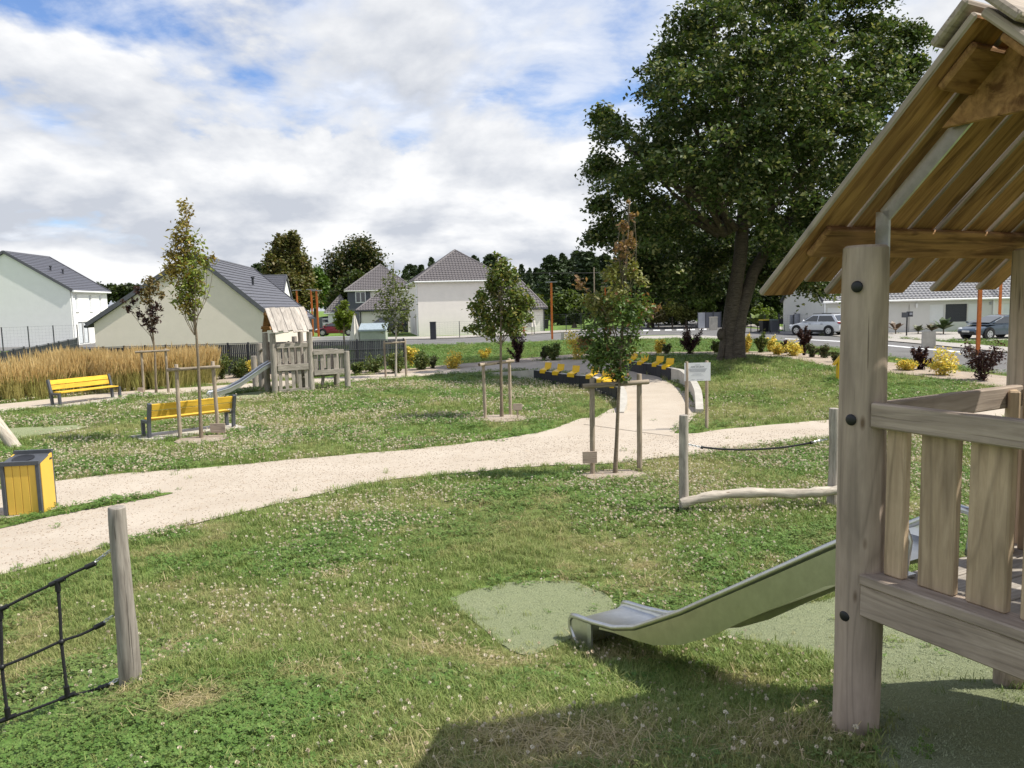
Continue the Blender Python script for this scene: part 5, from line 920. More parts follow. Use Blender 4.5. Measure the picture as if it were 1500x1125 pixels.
# ------------------------------------------------------------------ sign board
def sign_board():
    a = foot(1006, 630); b_ = foot(1035, 628); b_.y = a.y + .1; c = (a + b_) / 2; t = thing('sign_board', 'white playground sign on two wooden posts beside the curved path', 'sign', c); zt = at(1020, 531, c.y).z - c.z; zb = at(1020, 557.5, c.y).z - c.z
    for p in (a, b_): post('post', p - c - Vector((0, 0, .1)), p - c + Vector((0, 0, zt + .03)), .04, .038, M['stake'], t, 10, 6, seed=int(p.x * 10))
    w = (b_ - a).length + .1; x0 = -w / 2; mb = MB(); mb.box((0, -.065, (zt + zb) / 2), (w, .012, zt - zb)); bo = mb.build('board', M['sign'], t)
    fc = bpy.data.curves.new('txt', 'FONT'); fc.body = 'AIRE DE JEUX'; fc.size = .052; fc.align_x = 'CENTER'; fc.extrude = .0006; fo = bpy.data.objects.new('txt', fc); dg = bpy.context.evaluated_depsgraph_get(); COL.objects.link(fo); bpy.context.view_layer.update(); me = bpy.data.meshes.new_from_object(fo.evaluated_get(bpy.context.evaluated_depsgraph_get())); bpy.data.objects.remove(fo)
    me.materials.clear(); me.materials.append(M['ink']); tx = link('lettering', me, bo, Matrix.Translation((0, -.0725, zt - .11)) @ Matrix.Rotation(math.pi / 2, 4, 'X')); tx['kind'] = 'stuff'
    mb = MB()
    for z, hw_ in ((.045, .09), (.055, .1)): mb.box((0, -.0722, zt - z), (hw_ * 1.2, .0016, .004))
    for i in range(7): mb.box((random.uniform(-.004, .004), -.0722, zt - .135 - i * .012), (w * (.74 - .03 * i), .0016, .005))
    for i in range(3): mb.box((0, -.0722, zt - .245 - i * .02), (w * (.3 + .1 * i), .0016, .003))
    for x in (-.1, .02, .1): mb.box((x, -.0722, zb + .035), (.07, .0016, .006))
    mb.build('small_print', M['ink2'], bo, kind='stuff')
sign_board()
# yellow house box behind the big post
b = foot(1227, 559); t = thing('yellow_house_box', 'yellow house shaped box half hidden behind the big wooden post', 'box', b, rad(-12)); mb = MB(); mb.prism([(0, 0, 0), (.85, 0, 0), (.85, 0, .66), (.425, 0, 1.2), (0, 0, .66)], (0, 0, 0), (0, .3, 0)); mb.build('body', M['yseat'], t); mb = MB(); mb.beam((-.12, .15, .55), (.43, .15, 1.25), .36, .04); mb.beam((.97, .15, .55), (.43, .15, 1.25), .36, .04); mb.build('roof', M['yseat'], t)
# leaning log at the left edge
p0 = foot(27, 654); p1 = at(-60, 545, p0.y + .3); t = thing('leaning_log', 'pale leaning log cut by the left edge of the photo', 'log', p0); post('log', (0, 0, -.15), p1 - p0, .13, .12, M['log'], t, 14, 8, seed=4)
# ------------------------------------------------------------------ near playhouse
PH = Vector((1.41, 3.13, 1.15)); PR = rad(28); ph = thing('playhouse', 'large wooden playhouse with plank roof at the right edge', 'playhouse', PH, PR)
def WL(p): return Matrix.Rotation(-PR, 3, 'Z') @ (Vector(p) - PH)
def gl(a, b_): p = PH + Matrix.Rotation(PR, 3, 'Z') @ Vector((a, b_, 0)); return tz(p.x, p.y) - PH.z
posts = {'P1': (.03, 0), 'P2': (1.26, 0), 'P0': (.03, -1.06), 'P3': (1.26, -1.06)}
post('post', (.026, 0, gl(.03, 0) - .12), (.046, 0, 2.045), .094, .088, M['post'], ph, 32, 26, .035, 5, .006, .02)
for k, sd_ in (('P2', 6), ('P0', 7), ('P3', 8)): a, b_ = posts[k]; post('post', (a, b_, gl(a, b_) - .12), (a, b_, 2.05 if k == 'P2' else 1.9), .105, .1, M['post'], ph, 24, 14, .035, sd_, .006, .02)
def bolt(p, d, r=.03): mb = MB(); mb.dome(p, r, d, 14, 0, .38); mb.build('bolt_cap', M['black'], ph, True)
for u, v in ((1253, 420), (1242, 616), (1230, 905)):
    r_ = ray(u, v); ax = PH + Matrix.Rotation(PR, 3, 'Z') @ Vector((.028, 0, 0)); t_ = (Vector((ax.x, ax.y)) .dot(Vector((r_.x, r_.y)))) / (r_.x ** 2 + r_.y ** 2); p = Vector((0, 0, EYE)) + r_ * (t_ - .095 / math.hypot(r_.x, r_.y)); q = WL(p); q2 = Vector((q.x - .036, q.y, 0)); q2.normalize(); bolt(Vector((.036, 0, q.z)) + q2 * (.091), q2, .0235)
dk = .62
for i in range(8): b_ = -.06 - i * .138; plank('deck_board', (.06, b_ - .0, dk - .02), (1.3, b_, dk - .02), .13, .04, (0, 0, 1), M['greywood'], ph)
for a in (.3, 1.): plank('deck_joist', (a, -.02, dk - .10), (a, -1.1, dk - .10), .06, .11, (0, 0, 1), M['rail'], ph)
# near side balustrade (P1 - P0)
plank('rail', (.005, -.075, 1.368), (.005, -1.1, 1.368), .10, .045, (-1, 0, 0), M['rail'], ph, .006)
plank('lower_beam', (-.012, -.06, .60), (-.012, -1.1, .60), .135, .05, (-1, 0, 0), M['rail'], ph, .006)
plank('ledge', (.02, -.06, .69), (.02, -1.1, .69), .13, .045, (0, 0, 1), M['rail'], ph, .006)
for b0, b1 in ((-.115, -.2), (-.262, -.405), (-.452, -.597), (-.645, -.79), (-.838, -.98)):
    plank('slat', (.052, (b0 + b1) / 2, .713), (.052, (b0 + b1) / 2, 1.40), abs(b1 - b0), .04, (-1, 0, 0), M['slat'], ph, .006)
# rail over the slide and far side (P2 - P3)
plank('rail', (.1, -.02, 1.355), (1.12, -.02, 1.355), .10, .045, (0, 1, 0), M['rail'], ph, .006)
plank('rail', (1.13, -.05, 1.355), (1.13, -1.05, 1.355), .11, .045, (1, 0, 0), M['rail'], ph, .006); bolt((1.105, -.13, 1.35), (-1, 0, 0), .026)
plank('slat', (1.02, -.05, .62), (1.02, -.05, 1.39), .1, .05, (.6, -.8, 0), M['slat'], ph, .008)
for i in range(5): b_ = -.13 - i * .19; plank('slat', (1.10, b_, dk), (1.10, b_, 1.30), .14, .03, (1, 0, 0), M['slat'], ph, .005)
plank('lower_beam', (1.14, -.05, .56), (1.14, -1.05, .56), .13, .05, (1, 0, 0), M['rail'], ph, .006); plank('lower_beam', (.1, .015, .53), (1.15, .015, .53), .13, .05, (0, 1, 0), M['rail'], ph, .006)
# roof: planks along the slope, far slope above the slide, near slope towards the camera
SL = rad(44.1); RB = -.53; RZ = 2.735; ca, sa = math.cos(SL), math.sin(SL)
def rp(a, s, off=0, side=1): # s down the slope from the ridge; off above the underside
    return Vector((a, RB + side * (s * ca + off * sa), RZ - s * sa + off * ca))
apos = [(-.20, .19, 1.335), (.005, .166, 1.26), (.2, .166, 1.335), (.395, .166, 1.29), (.59, .166, 1.34), (.785, .166, 1.27), (.98, .166, 1.335), (1.175, .166, 1.28), (1.365, .166, 1.33)]
apos = [(a + .15, w, s1 - .062) for a, w, s1 in apos]
for i, (a, w, s1) in enumerate(apos):
    for side in (1, -1):
        o_ = .017 + (0.006 if i % 2 else 0); s0 = .0
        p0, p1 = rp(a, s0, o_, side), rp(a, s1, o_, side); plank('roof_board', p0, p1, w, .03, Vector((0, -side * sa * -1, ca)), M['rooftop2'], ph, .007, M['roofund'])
for side in (1, -1):
    for s, w in ((.94, .155), (.16, .17)): p0, p1 = rp(-.09, s, -.016, side), rp(1.56, s, -.016, side); plank('purlin', p0, p1, w, .03, Vector((0, side * sa, ca)), M['roofund'], ph, .008)
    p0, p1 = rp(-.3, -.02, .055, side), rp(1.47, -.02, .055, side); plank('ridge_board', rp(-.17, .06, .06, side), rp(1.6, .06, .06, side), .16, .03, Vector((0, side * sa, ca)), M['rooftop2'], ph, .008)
for a in (.135, 1.35):
    mb = MB(); zz = RZ - .965 * (0 - RB); mb.beam((a, .0, 1.72), (a, .0, zz - .04), .06, .012, (1, 0, 0)); q0, q1 = rp(a, (0 - RB) / ca + .03, -.045), rp(a, .2, -.045); mb.beam(q0, q1, .012, .06, (0, sa, ca)); q2 = rp(a, .2, -.045, -1); q3 = rp(a, .78, -.045, -1); mb.beam(q2, q3, .012, .06, (0, -sa, ca)); mb.beam((a, -1.06, 1.7), (a, -1.06, zz - .04), .06, .012, (1, 0, 0)); mb.build('roof_bracket', M['galv'], ph)
    g = [(a - .02, RB, RZ - .03), (a - .02, RB + .26, RZ - .28), (a - .02, RB - .26, RZ - .28)]; mb = MB(); mb.prism(g, (-.03, 0, 0), (0, 0, 0)); mb.build('ridge_gusset', M['roofund'], ph)
# slide
A0, A1 = .335, .80
rimz = [(-.02, .80), (.0, .83), (.06, .835), (.15, .785), (.25, .727), (.4, .632), (.65, .467), (.9, .303), (1.22, .094), (1.46, -.065), (1.73, -.224), (1.94, -.345), (2.18, -.437), (2.44, -.492), (2.66, -.525), (2.735, -.545)]
def bed(b_): d = .18 if b_ < 1.3 else max(.035, .18 - (b_ - 1.3) * .135); return d
sl_t = None
mb = MB(); vs = []; R = 10
st = [(b_, z) for b_, z in rimz if b_ >= .06]; ss = []
for i in range(len(st) - 1):
    for j in range(3): f_ = j / 3; ss.append((st[i][0] + (st[i + 1][0] - st[i][0]) * f_, st[i][1] + (st[i + 1][1] - st[i][1]) * f_))
ss.append(st[-1])
for b_, z in ss:
    d = bed(b_); c = .05
    if b_ < .4: d = z - .64 if z - .64 > .02 else .02; d = min(d, .2)
    w = A1 - A0; prof = [(A0, z), (A0, z - d + c), (A0 + c * .3, z - d + c * .3), (A0 + c, z - d), (A1 - c, z - d), (A1 - c * .3, z - d + c * .3), (A1, z - d + c), (A1, z)]; vs += [(a, b_, zz) for a, zz in prof]
n = 8; mb.add(vs, [(i * n + j, i * n + j + 1, (i + 1) * n + j + 1, (i + 1) * n + j) for i in range(len(ss) - 1) for j in range(n - 1)])
sl_o = mb.build('slide', M['steel'], ph, True)
lowz = {.06: .6, .4: .44, .9: .095, 1.22: -.135, 1.46: -.275, 1.73: -.385, 1.94: -.43, 2.18: -.47, 2.44: -.53, 2.6: -.6}
lk = sorted(lowz)
for a, sg in ((A0 - .006, -1), (A1 + .006, 1)):
    top_, bot = [], []
    for b_, z in ss:
        if b_ > 2.42: break
        for k in range(len(lk) - 1):
            if lk[k] <= b_ <= lk[k + 1]: zl = lowz[lk[k]] + (lowz[lk[k + 1]] - lowz[lk[k]]) * (b_ - lk[k]) / (lk[k + 1] - lk[k])
        top_.append((a, b_, z - .01)); bot.append((a, b_, min(zl, z - .03)))
    m_ = MB(); k = len(top_); vs = top_ + bot + [(x + sg * .012, y, z) for x, y, z in top_] + [(x + sg * .012, y, z) for x, y, z in bot]
    m_.add(vs, [(i, i + 1, k + i + 1, k + i) for i in range(k - 1)] + [(2 * k + i, 2 * k + i + 1, 3 * k + i + 1, 3 * k + i) for i in range(k - 1)] + [(k + i, k + i + 1, 3 * k + i + 1, 3 * k + i) for i in range(k - 1)] + [(0, k, 3 * k, 2 * k), (k - 1, 2 * k - 1, 4 * k - 1, 3 * k - 1)]); m_.build('slide_side', M['steel'], sl_o)
    # end panel under the lip with its curled edge
    pe = [(a, 2.45, -.505), (a, 2.6, -.53), (a, 2.69, -.545), (a, 2.73, -.58), (a, 2.735, -.63), (a, 2.68, -.70), (a, 2.58, -.765), (a, 2.45, -.80)]; m_ = MB(); m_.prism(pe, (0, 0, 0), (sg * .01, 0, 0)); m_.build('slide_end_panel', M['steel'], sl_o)
    pts = [(a + sg * .004, -.0, .62), (a + sg * .004, -.02, .78)] + [(a + sg * .004, b_, z) for b_, z in rimz[1:-1]] + [(a + sg * .004, 2.72, -.54), (a + sg * .004, 2.752, -.58), (a + sg * .004, 2.75, -.64), (a + sg * .004, 2.69, -.71), (a + sg * .004, 2.58, -.78), (a + sg * .004, 2.47, -.81)]
    m_ = MB(); m_.tube(pts, .021, 10); m_.build('slide_rim', M['steel'], sl_o, True)
    m_ = MB(); m_.box((a + sg * .012, 2.47, -.68), (.016, .05, .34)); m_.build('slide_leg', M['galv'], sl_o)
    m_ = MB(); m_.box((a + sg * .03, -.02, .632), (.09, .06, .01)); m_.build('foot_plate', M['steel'], sl_o)
m_ = MB(); m_.prism([(A0, 2.73, -.58), (A0, 2.74, -.64), (A0, 2.69, -.71), (A0, 2.6, -.76)], (0, 0, 0), (A1 - A0, 0, 0)); 
m_ = MB(); curl = [(2.735, -.58), (2.752, -.6), (2.75, -.64), (2.69, -.71), (2.58, -.78)]; vs = [(x, b_, z) for b_, z in curl for x in (A0, A1)]; m_.add(vs, [(2 * i, 2 * i + 1, 2 * i + 3, 2 * i + 2) for i in range(4)]); m_.build('slide_lip', M['steel'], sl_o, True)
# ------------------------------------------------------------------ far playhouse
o = foot(404, 578); FR = rad(30.6); fp = thing('playhouse', 'far grey wooden playhouse with pointed plank roof and a lower side deck', 'playhouse', o, FR)
w, dp = 1.28, 1.1
def fpost(a, b_, h_, r=.115): post('post', (a, b_, -.15), (a + random.uniform(-.02, .02), b_, h_), r, r * .9, M['greywood'], fp, 12, 8, .06, int(a * 100 + b_ * 10), .008)
for a, b_, h_ in ((0, 0, 2.15), (w, 0, 2.15), (0, dp, 2.15), (w, dp, 2.15), (-.02, 2.0, 1.75), (-.1, 2.6, 1.25), (w, 1.9, 1.95), (w + 1.33, -.06, 1.4), (w + 1.2, .85, 1.45)): fpost(a, b_, h_)
def panel(a0, a1, b_, zs, rails, n, off=-.06):
    for z, hh in rails: plank('rail', (a0, b_ + off * 1.4, z), (a1, b_ + off * 1.4, z), hh, .05, (0, -1, 0), M['greywood'], fp)
    for i in range(n): x = a0 + .08 + (a1 - a0 - .16) * i / (n - 1); plank('slat', (x, b_ + off * .5 + random.uniform(-.01, .01), zs[0]), (x + random.uniform(-.01, .01), b_ + off * .5, zs[1]), .12 if n < 6 else .13, .03, (0, -1, 0), M['greywood'], fp)
panel(.1, w - .1, 0, (.1, .9), ((.12, .12), (.93, .22)), 5); panel(.1, w - .1, 0, (1.0, 1.75), ((1.7, .16),), 5)
panel(.1, w - .1, dp, (1.0, 1.75), ((1.7, .14), (.93, .14)), 5, .06)
panel(w + .1, w + 1.22, .0, (.7, 1.42), ((1.4, .15), (.68, .18)), 5); panel(w + .1, w + 1.15, .85, (.75, 1.4), ((1.4, .14),), 4, .06)
for i in range(6): plank('deck_board', (-.05, .1 + i * .22, .93), (w + .05, .1 + i * .22, .93), .2, .05, (0, 0, 1), M['greywood'], fp)
for i in range(5): plank('deck_board', (w + .05, .05 + i * .19, .62), (w + 1.25, .05 + i * .19, .62), .17, .05, (0, 0, 1), M['greywood'], fp)
plank('brace', (w + .55, .3, .55), (w + .45, .2, .2), .1, .08, (0, -1, 0), M['greywood'], fp); plank('beam', (w + .1, .6, .52), (w + 1.1, .6, .52), .1, .08, (0, 0, 1), M['greywood'], fp)
plank('rail', (-.02, 1.95, 1.45), (0, dp + .05, 1.6), .12, .05, (0, -1, 0), M['greywood'], fp); plank('rail', (0, 2.0, 1.0), (w, 1.9, 1.1), .12, .05, (0, -1, 0), M['greywood'], fp)
rs, rsl = .83, rad(45); zr = 3.03; bm = dp / 2
for side in (-1, 1):
    for i in range(8):
        a = -.08 + (w + .1) * (i + .5) / 8 ; s1 = 1.16 + (.05 if i % 2 == 0 else -.01) + random.uniform(-.01, .01); off = .02 if i % 2 else 0; nv = Vector((0, side * math.sin(rsl), math.cos(rsl))); p0 = Vector((a, bm, zr)) + nv * off; p1 = Vector((a + .05, bm + side * s1 * math.cos(rsl), zr - s1 * math.sin(rsl))) + nv * off; plank('roof_board', p0, p1, .178, .03, nv, M['rooftop'], fp, .004, M['roofund'])
    for s in (.25, .95): nv = Vector((0, side * math.sin(rsl), math.cos(rsl))); p = Vector((0, bm + side * s * math.cos(rsl), zr - s * math.sin(rsl))) - nv * .035; plank('purlin', p + Vector((-.1, 0, 0)), p + Vector((w + .08, 0, 0)), .14, .03, nv, M['roofund'], fp)
m_ = MB(); ps = [(-.0, 1.13), (-.3, .98), (-.7, .72), (-1.1, .48), (-1.5, .3), (-1.85, .22), (-2.1, .2)]; y0, y1 = .25, .77; vs = []
for a, z in ps: vs += [(a, y0, z + .02), (a, y0, z - .13), (a, y1, z - .13), (a, y1, z + .02)]
m_.add(vs, [(i * 4 + j, i * 4 + j + 1, i * 4 + j + 5, i * 4 + j + 4) for i in range(len(ps) - 1) for j in range(3)]); so_ = m_.build('slide', M['steel'], fp, True)
for y in (y0, y1): m_ = MB(); m_.tube([(a, y, z + .02) for a, z in ps] + [(-2.16, y, .12), (-2.1, y, .02)], .028, 8); m_.build('slide_rim', M['steel'], so_, True)
m_ = MB(); m_.box((-1.95, .56, .03), (.3, .5, .2)); m_.build('slide_leg', M['galv'], so_)
# ------------------------------------------------------------------ rope net and its posts
pb = foot(189, 1000); pt = at(172, 743, pb.y); t = thing('rope_net_post', 'weathered round post holding the rope net on the near lawn', 'post', pb); d = pt - pb
post('post', Vector((.0, 0, -.12)), d, .062, .05, M['greywood'], t, 18, 16, .10, 12, .014); 
m_ = MB(); m_.sphere((.035, -.01, .09), (.035, .04, .09), 8); m_.build('knot', M['greywood'], t, True)
Dn = pb.y; net = thing('rope_net', 'black rope net hanging from the near post at the left edge', 'climbing net', at(60, 940, Dn + .15)); nb_ = net.location
def NP(u, v): return at(u, v, Dn - (190 - u) * .0008) - nb_
def chain(p0, p1):
    p0, p1 = Vector(p0), Vector(p1); n = max(3, int((p1 - p0).length / .026)); m_ = MB(); d = (p1 - p0).normalized(); a = d.orthogonal().normalized(); b2 = d.cross(a)
    for i in range(n):
        c = p0.lerp(p1, (i + .5) / n); e = a if i % 2 else b2; m_.tube([c + d * .019 * math.cos(q) + e * .009 * math.sin(q) for q in np.linspace(0, 6.283, 9)], .0033, 5, cap=False)
    m_.build('chain', M['galv'], net, True)
def rope(pts, r=.0085):
    P_ = smooth_pts([Vector(p) for p in pts], 6); m_ = MB(); m_.tube(P_, r, 8); m_.build('rope', M['rope'], net, True)
def clamp(p, d, r=.015, l=.05): p = Vector(p); d = Vector(d).normalized(); m_ = MB(); m_.tube([p - d * l, p + d * l], r, 10); m_.build('rope_clamp', M['black'], net, True)
for ch0, ch1, pts in (((162, 806), (133, 828), [(133, 828), (108, 839), (84, 852), (40, 873), (0, 893), (-60, 921), (-130, 950)]), ((165, 902), (146, 916), [(146, 916), (120, 929), (88, 940), (44, 960), (2, 977), (-60, 1000), (-130, 1022)]), ((179, 992), (152, 1006), [(152, 1006), (125, 1014), (100, 1020), (60, 1035), (12, 1052), (-60, 1072), (-130, 1088)])):
    chain(NP(*ch0), NP(*ch1)); q = [NP(*p) for p in pts]; rope(q); clamp(q[0], q[1] - q[0], .016, .03)
for col_ in (((84, 852), (88, 900), (90, 940), (95, 985), (99, 1020)), ((0, 893), (2, 935), (3, 977), (7, 1015), (12, 1052)), ((-90, 934), (-86, 1010), (-80, 1076))):
    q = [NP(*p) for p in col_]; rope(q, .0095); clamp(q[0], NP(col_[0][0] + 20, col_[0][1] - 9) - q[0], .015, .045); clamp(q[0] + (q[1] - q[0]) * .12, q[1] - q[0], .016, .035); clamp(q[-1], NP(col_[-1][0] + 20, col_[-1][1] - 8) - q[-1], .015, .045); clamp(q[-1] + (q[-2] - q[-1]) * .2, q[-2] - q[-1], .016, .035)
    m_ = MB(); m_.sphere(q[len(q) // 2], .019, 10); m_.build('rope_joint', M['black'], net, True)
pe = NP(-130, 950) + nb_; pe.z = tz(pe.x, pe.y); t2 = thing('rope_net_post', 'second round post holding the far left end of the rope net', 'post', pe); post('post', (-.03, 0, -.12), (-.03, 0, .9), .06, .05, M['greywood'], t2, 14, 12, .1, 15, .01)
# ------------------------------------------------------------------ balance beam with posts
a = foot(1001, 750); b_ = foot(1214, 738); b_ = Vector((b_.x, a.y + .1, tz(b_.x, a.y + .1))); t = thing('balance_beam', 'curved bare log and slack rope slung between two round posts', 'balance beam', a)
ha = at(1001, 608, a.y).z - a.z; hb = at(1214, 598, b_.y).z - a.z; post('post', (.02, 0, -.1), (0, 0, ha), .062, .054, M['greywood'], t, 14, 12, .1, 21, .01); post('post', b_ - a + Vector((0, 0, -.15)), Vector((b_.x - a.x, b_.y - a.y, hb)), .066, .056, M['greywood'], t, 14, 12, .1, 22, .01)
LP = lambda u, v, dy=-.09: at(u, v, a.y + dy) - a
pts = smooth_pts([LP(998, 738), LP(1022, 731), LP(1060, 724.5), LP(1110, 721.5), LP(1160, 723), LP(1195, 721), LP(1228, 718, -.05), LP(1250, 717)], 4); m_ = MB(); m_.tube(pts, [(.062 + .008 * math.sin(i * 1.3) + .004 * math.sin(i * 2.9)) for i in range(len(pts))], 14); m_.build('log', M['log'], t, True)
q = [LP(u, v, .0) for u, v in ((1027, 655), (1060, 658), (1100, 658.5), (1150, 655), (1190, 648))]; m_ = MB(); m_.tube(smooth_pts(q, 5), .013, 8); m_.build('rope', M['rope'], t, True)
for p, e in ((q[0], LP(1004, 650, 0)), (q[-1], LP(1212, 643, .1))):
    m_ = MB(); m_.tube([p.lerp(e, .0), p.lerp(e, -.12)], .022, 10); m_.build('rope_clamp', M['black'], t); m_ = MB(); n = 8; d = (e - p).normalized(); aa = d.orthogonal().normalized(); bb = d.cross(aa)
    for i in range(n): c = p.lerp(e, (i + .5) / n); ee = aa if i % 2 else bb; m_.tube([c + d * .026 * math.cos(z) + ee * .011 * math.sin(z) for z in np.linspace(0, 6.283, 8)], .004, 5, cap=False)
    m_.build('chain', M['galv'], t, True)
# ------------------------------------------------------------------ grass, clover, tall golden grasses
def inpoly(x, y, P):
    c = np.zeros(len(x), bool); n = len(P); lo, hi = P.min(0), P.max(0); bb = (x > lo[0]) & (x < hi[0]) & (y > lo[1]) & (y < hi[1]); xi, yi = x[bb], y[bb]; r = np.zeros(len(xi), bool); j = n - 1
    for i in range(n):
        a, b = P[i], P[j]; r ^= ((a[1] > yi) != (b[1] > yi)) & (xi < (b[0] - a[0]) * (yi - a[1]) / (b[1] - a[1] + 1e-12) + a[0]); j = i
    c[bb] = r; return c
def clear(x, y):
    k = np.ones(len(x), bool)
    xj, yj = x + rng.normal(size=len(x)) * (.035 + .004 * y), y + rng.normal(size=len(x)) * (.035 + .004 * y)
    for P in EXCL: k &= ~inpoly(xj, yj, P) | (rng.random(len(x)) < (.002 if len(P) != 72 else .018))
    return k | inpoly(x, y, isl)
def grassmat(name, g1, g2, dryc, rough=.55, trans=.3):
    m, t, b = mat(name); d = N(t, 'ShaderNodeAttribute', attribute_name='dry', attribute_type='INSTANCER'); oi = N(t, 'ShaderNodeObjectInfo'); r = N(t, 'ShaderNodeAttribute', attribute_name='rnd', attribute_type='INSTANCER')
    col = mixc(t, r.outputs['Fac'], g1, g2); col = mixc(t, d.outputs['Fac'], col, dryc); gm = N(t, 'ShaderNodeNewGeometry'); col = mixc(t, 1., col, ramp(t, gm.outputs['Random Per Island'], [(0, .72), (1, 1.28)]), 'MULTIPLY')
    t.links.new(col, b.inputs['Base Color']); b.inputs['Roughness'].default_value = rough; b.inputs['Specular IOR Level'].default_value = .25
    tr = N(t, 'ShaderNodeBsdfTranslucent'); t.links.new(col, tr.inputs[0]); mx = N(t, 'ShaderNodeMixShader', i_0=trans); t.links.new(b.outputs[0], mx.inputs[1]); t.links.new(tr.outputs[0], mx.inputs[2]); t.links.new(mx.outputs[0], t.nodes['Material Output'].inputs[0]); return m
GM = grassmat('grass_blades', (.13, .205, .045), (.22, .28, .075), (.46, .38, .19)); CMt = grassmat('clover_leaves', (.095, .185, .034), (.155, .25, .06), (.22, .2, .08)); FM = grassmat('clover_flowers', (.74, .70, .57), (.66, .57, .43), (.50, .38, .25), .8, .2); DM = grassmat('dry_straw', (.36, .29, .15), (.46, .38, .22), (.42, .34, .19), .7, .2)
TM = grassmat('tall_grass_stems', (.33, .36, .10), (.46, .40, .15), (.44, .35, .15)); TH = grassmat('tall_grass_heads', (.62, .46, .20), (.70, .55, .28), (.62, .47, .22), .8, .3)
def src(name, mb, m): return bpy.data.objects.new(name, mb.mesh(name, m))
def blades(n, h, spread, w, lean, seed):
    r = random.Random(seed); mb = MB()
    for _ in range(n):
        a = r.random() * 6.28; q = spread * math.sqrt(r.random()); b_ = r.random() * 6.28; p = Vector((q * math.cos(b_), q * math.sin(b_), -.008)); hh = h * r.uniform(.5, 1.1); d = Vector((math.cos(a), math.sin(a), 0)); s = Vector((-d.y, d.x, 0)) * w; l = lean * r.uniform(.2, 1.2)
        m1 = p + Vector((0, 0, hh * .55)) + d * hh * l * .35; m2 = p + Vector((0, 0, hh * (1 - .3 * l))) + d * hh * l; mb.add([p - s, p + s, m1 + s * .8, m1 - s * .8, m2], [(0, 1, 2, 3), (3, 2, 4)])
    return mb
def clover(n, h, spread, r0, seed):
    r = random.Random(seed); mb = MB()
    for _ in range(n):
        q = spread * math.sqrt(r.random()); b_ = r.random() * 6.28; p = Vector((q * math.cos(b_), q * math.sin(b_), h * r.uniform(.4, 1.1))); t0 = r.random() * 6.28; tl = Vector((r.uniform(-.4, .4), r.uniform(-.4, .4), 1)).normalized()
        for k in range(3):
            a = t0 + k * 2.094; d = Vector((math.cos(a), math.sin(a), 0)); d = (d - tl * d.dot(tl)).normalized(); s = tl.cross(d); e = p + d * r0 * 1.0; mb.add([p, p + d * r0 * .55 + s * r0 * .5, e + tl * r0 * .1, p + d * r0 * .55 - s * r0 * .5], [(0, 1, 2, 3)])
    return mb
def flower(h, r0, seed=1):
    r = random.Random(seed); mb = MB()
    for k in range(22):
        z = 1 - 1.7 * (k + .5) / 22; a = k * 2.4; q = math.sqrt(max(0, 1 - z * z)); d = Vector((q * math.cos(a), q * math.sin(a), z * .9)); s_ = d.orthogonal().normalized() * r0 * .3; c = Vector((0, 0, h)); e = d * r0 * r.uniform(.8, 1.2); mb.add([c + e * .25, c + e * .75 - s_, c + e, c + e * .75 + s_], [(0, 1, 2, 3)])
    mb.tube([(0, 0, 0), (0, 0, h)], .0012, 3); return mb
def straw(n, L, seed):
    r = random.Random(seed); mb = MB()
    for _ in range(n): a = r.random() * 6.28; p = Vector((r.uniform(-.1, .1), r.uniform(-.1, .1), r.uniform(.004, .022))); d = Vector((math.cos(a), math.sin(a), r.uniform(-.1, .25))) * L * r.uniform(.3, .9); s = Vector((-math.sin(a), math.cos(a), 0)) * .0022; mb.add([p - s, p + s, p + d + s * .4, p + d - s * .4], [(0, 1, 2, 3)])
    return mb
def tall(seed, head):
    r = random.Random(seed); mb = MB()
    for _ in range(16 if not head else 13):
        a = r.random() * 6.28; q = .13 * math.sqrt(r.random()); p = Vector((q * math.cos(a), q * math.sin(a), 0)); hh = r.uniform(1.15, 1.6); d = Vector((math.cos(a), math.sin(a), 0)) * r.uniform(.02, .28); s = Vector((-d.y, d.x, 0)).normalized() * .006; s2 = Vector((r.uniform(-1, 1), r.uniform(-1, 1), 0)).normalized()
        if not head:
            if r.random() < .55: hh *= .72; d *= 1.8; s *= 1.4
            m1 = p + Vector((0, 0, hh * .5)) + d * .3; m2 = p + Vector((0, 0, hh * .8)) + d * .8; mb.add([p - s, p + s, m1 + s, m1 - s, m2 - s * .4, m2 + s * .4], [(0, 1, 2, 3), (3, 2, 5, 4)])
        else:
            z0 = hh * .66; k = s2 * .017; m0 = p + Vector((0, 0, z0)) + d * .6; m1 = p + Vector((0, 0, z0 + (hh - z0) * .4)) + d * .8; m2 = p + Vector((0, 0, hh)) + d * 1.05
            for kk in (k, Vector((-k.y, k.x, 0))): mb.add([m0, m1 - kk, m2, m1 + kk], [(0, 1, 2, 3)])
    return mb
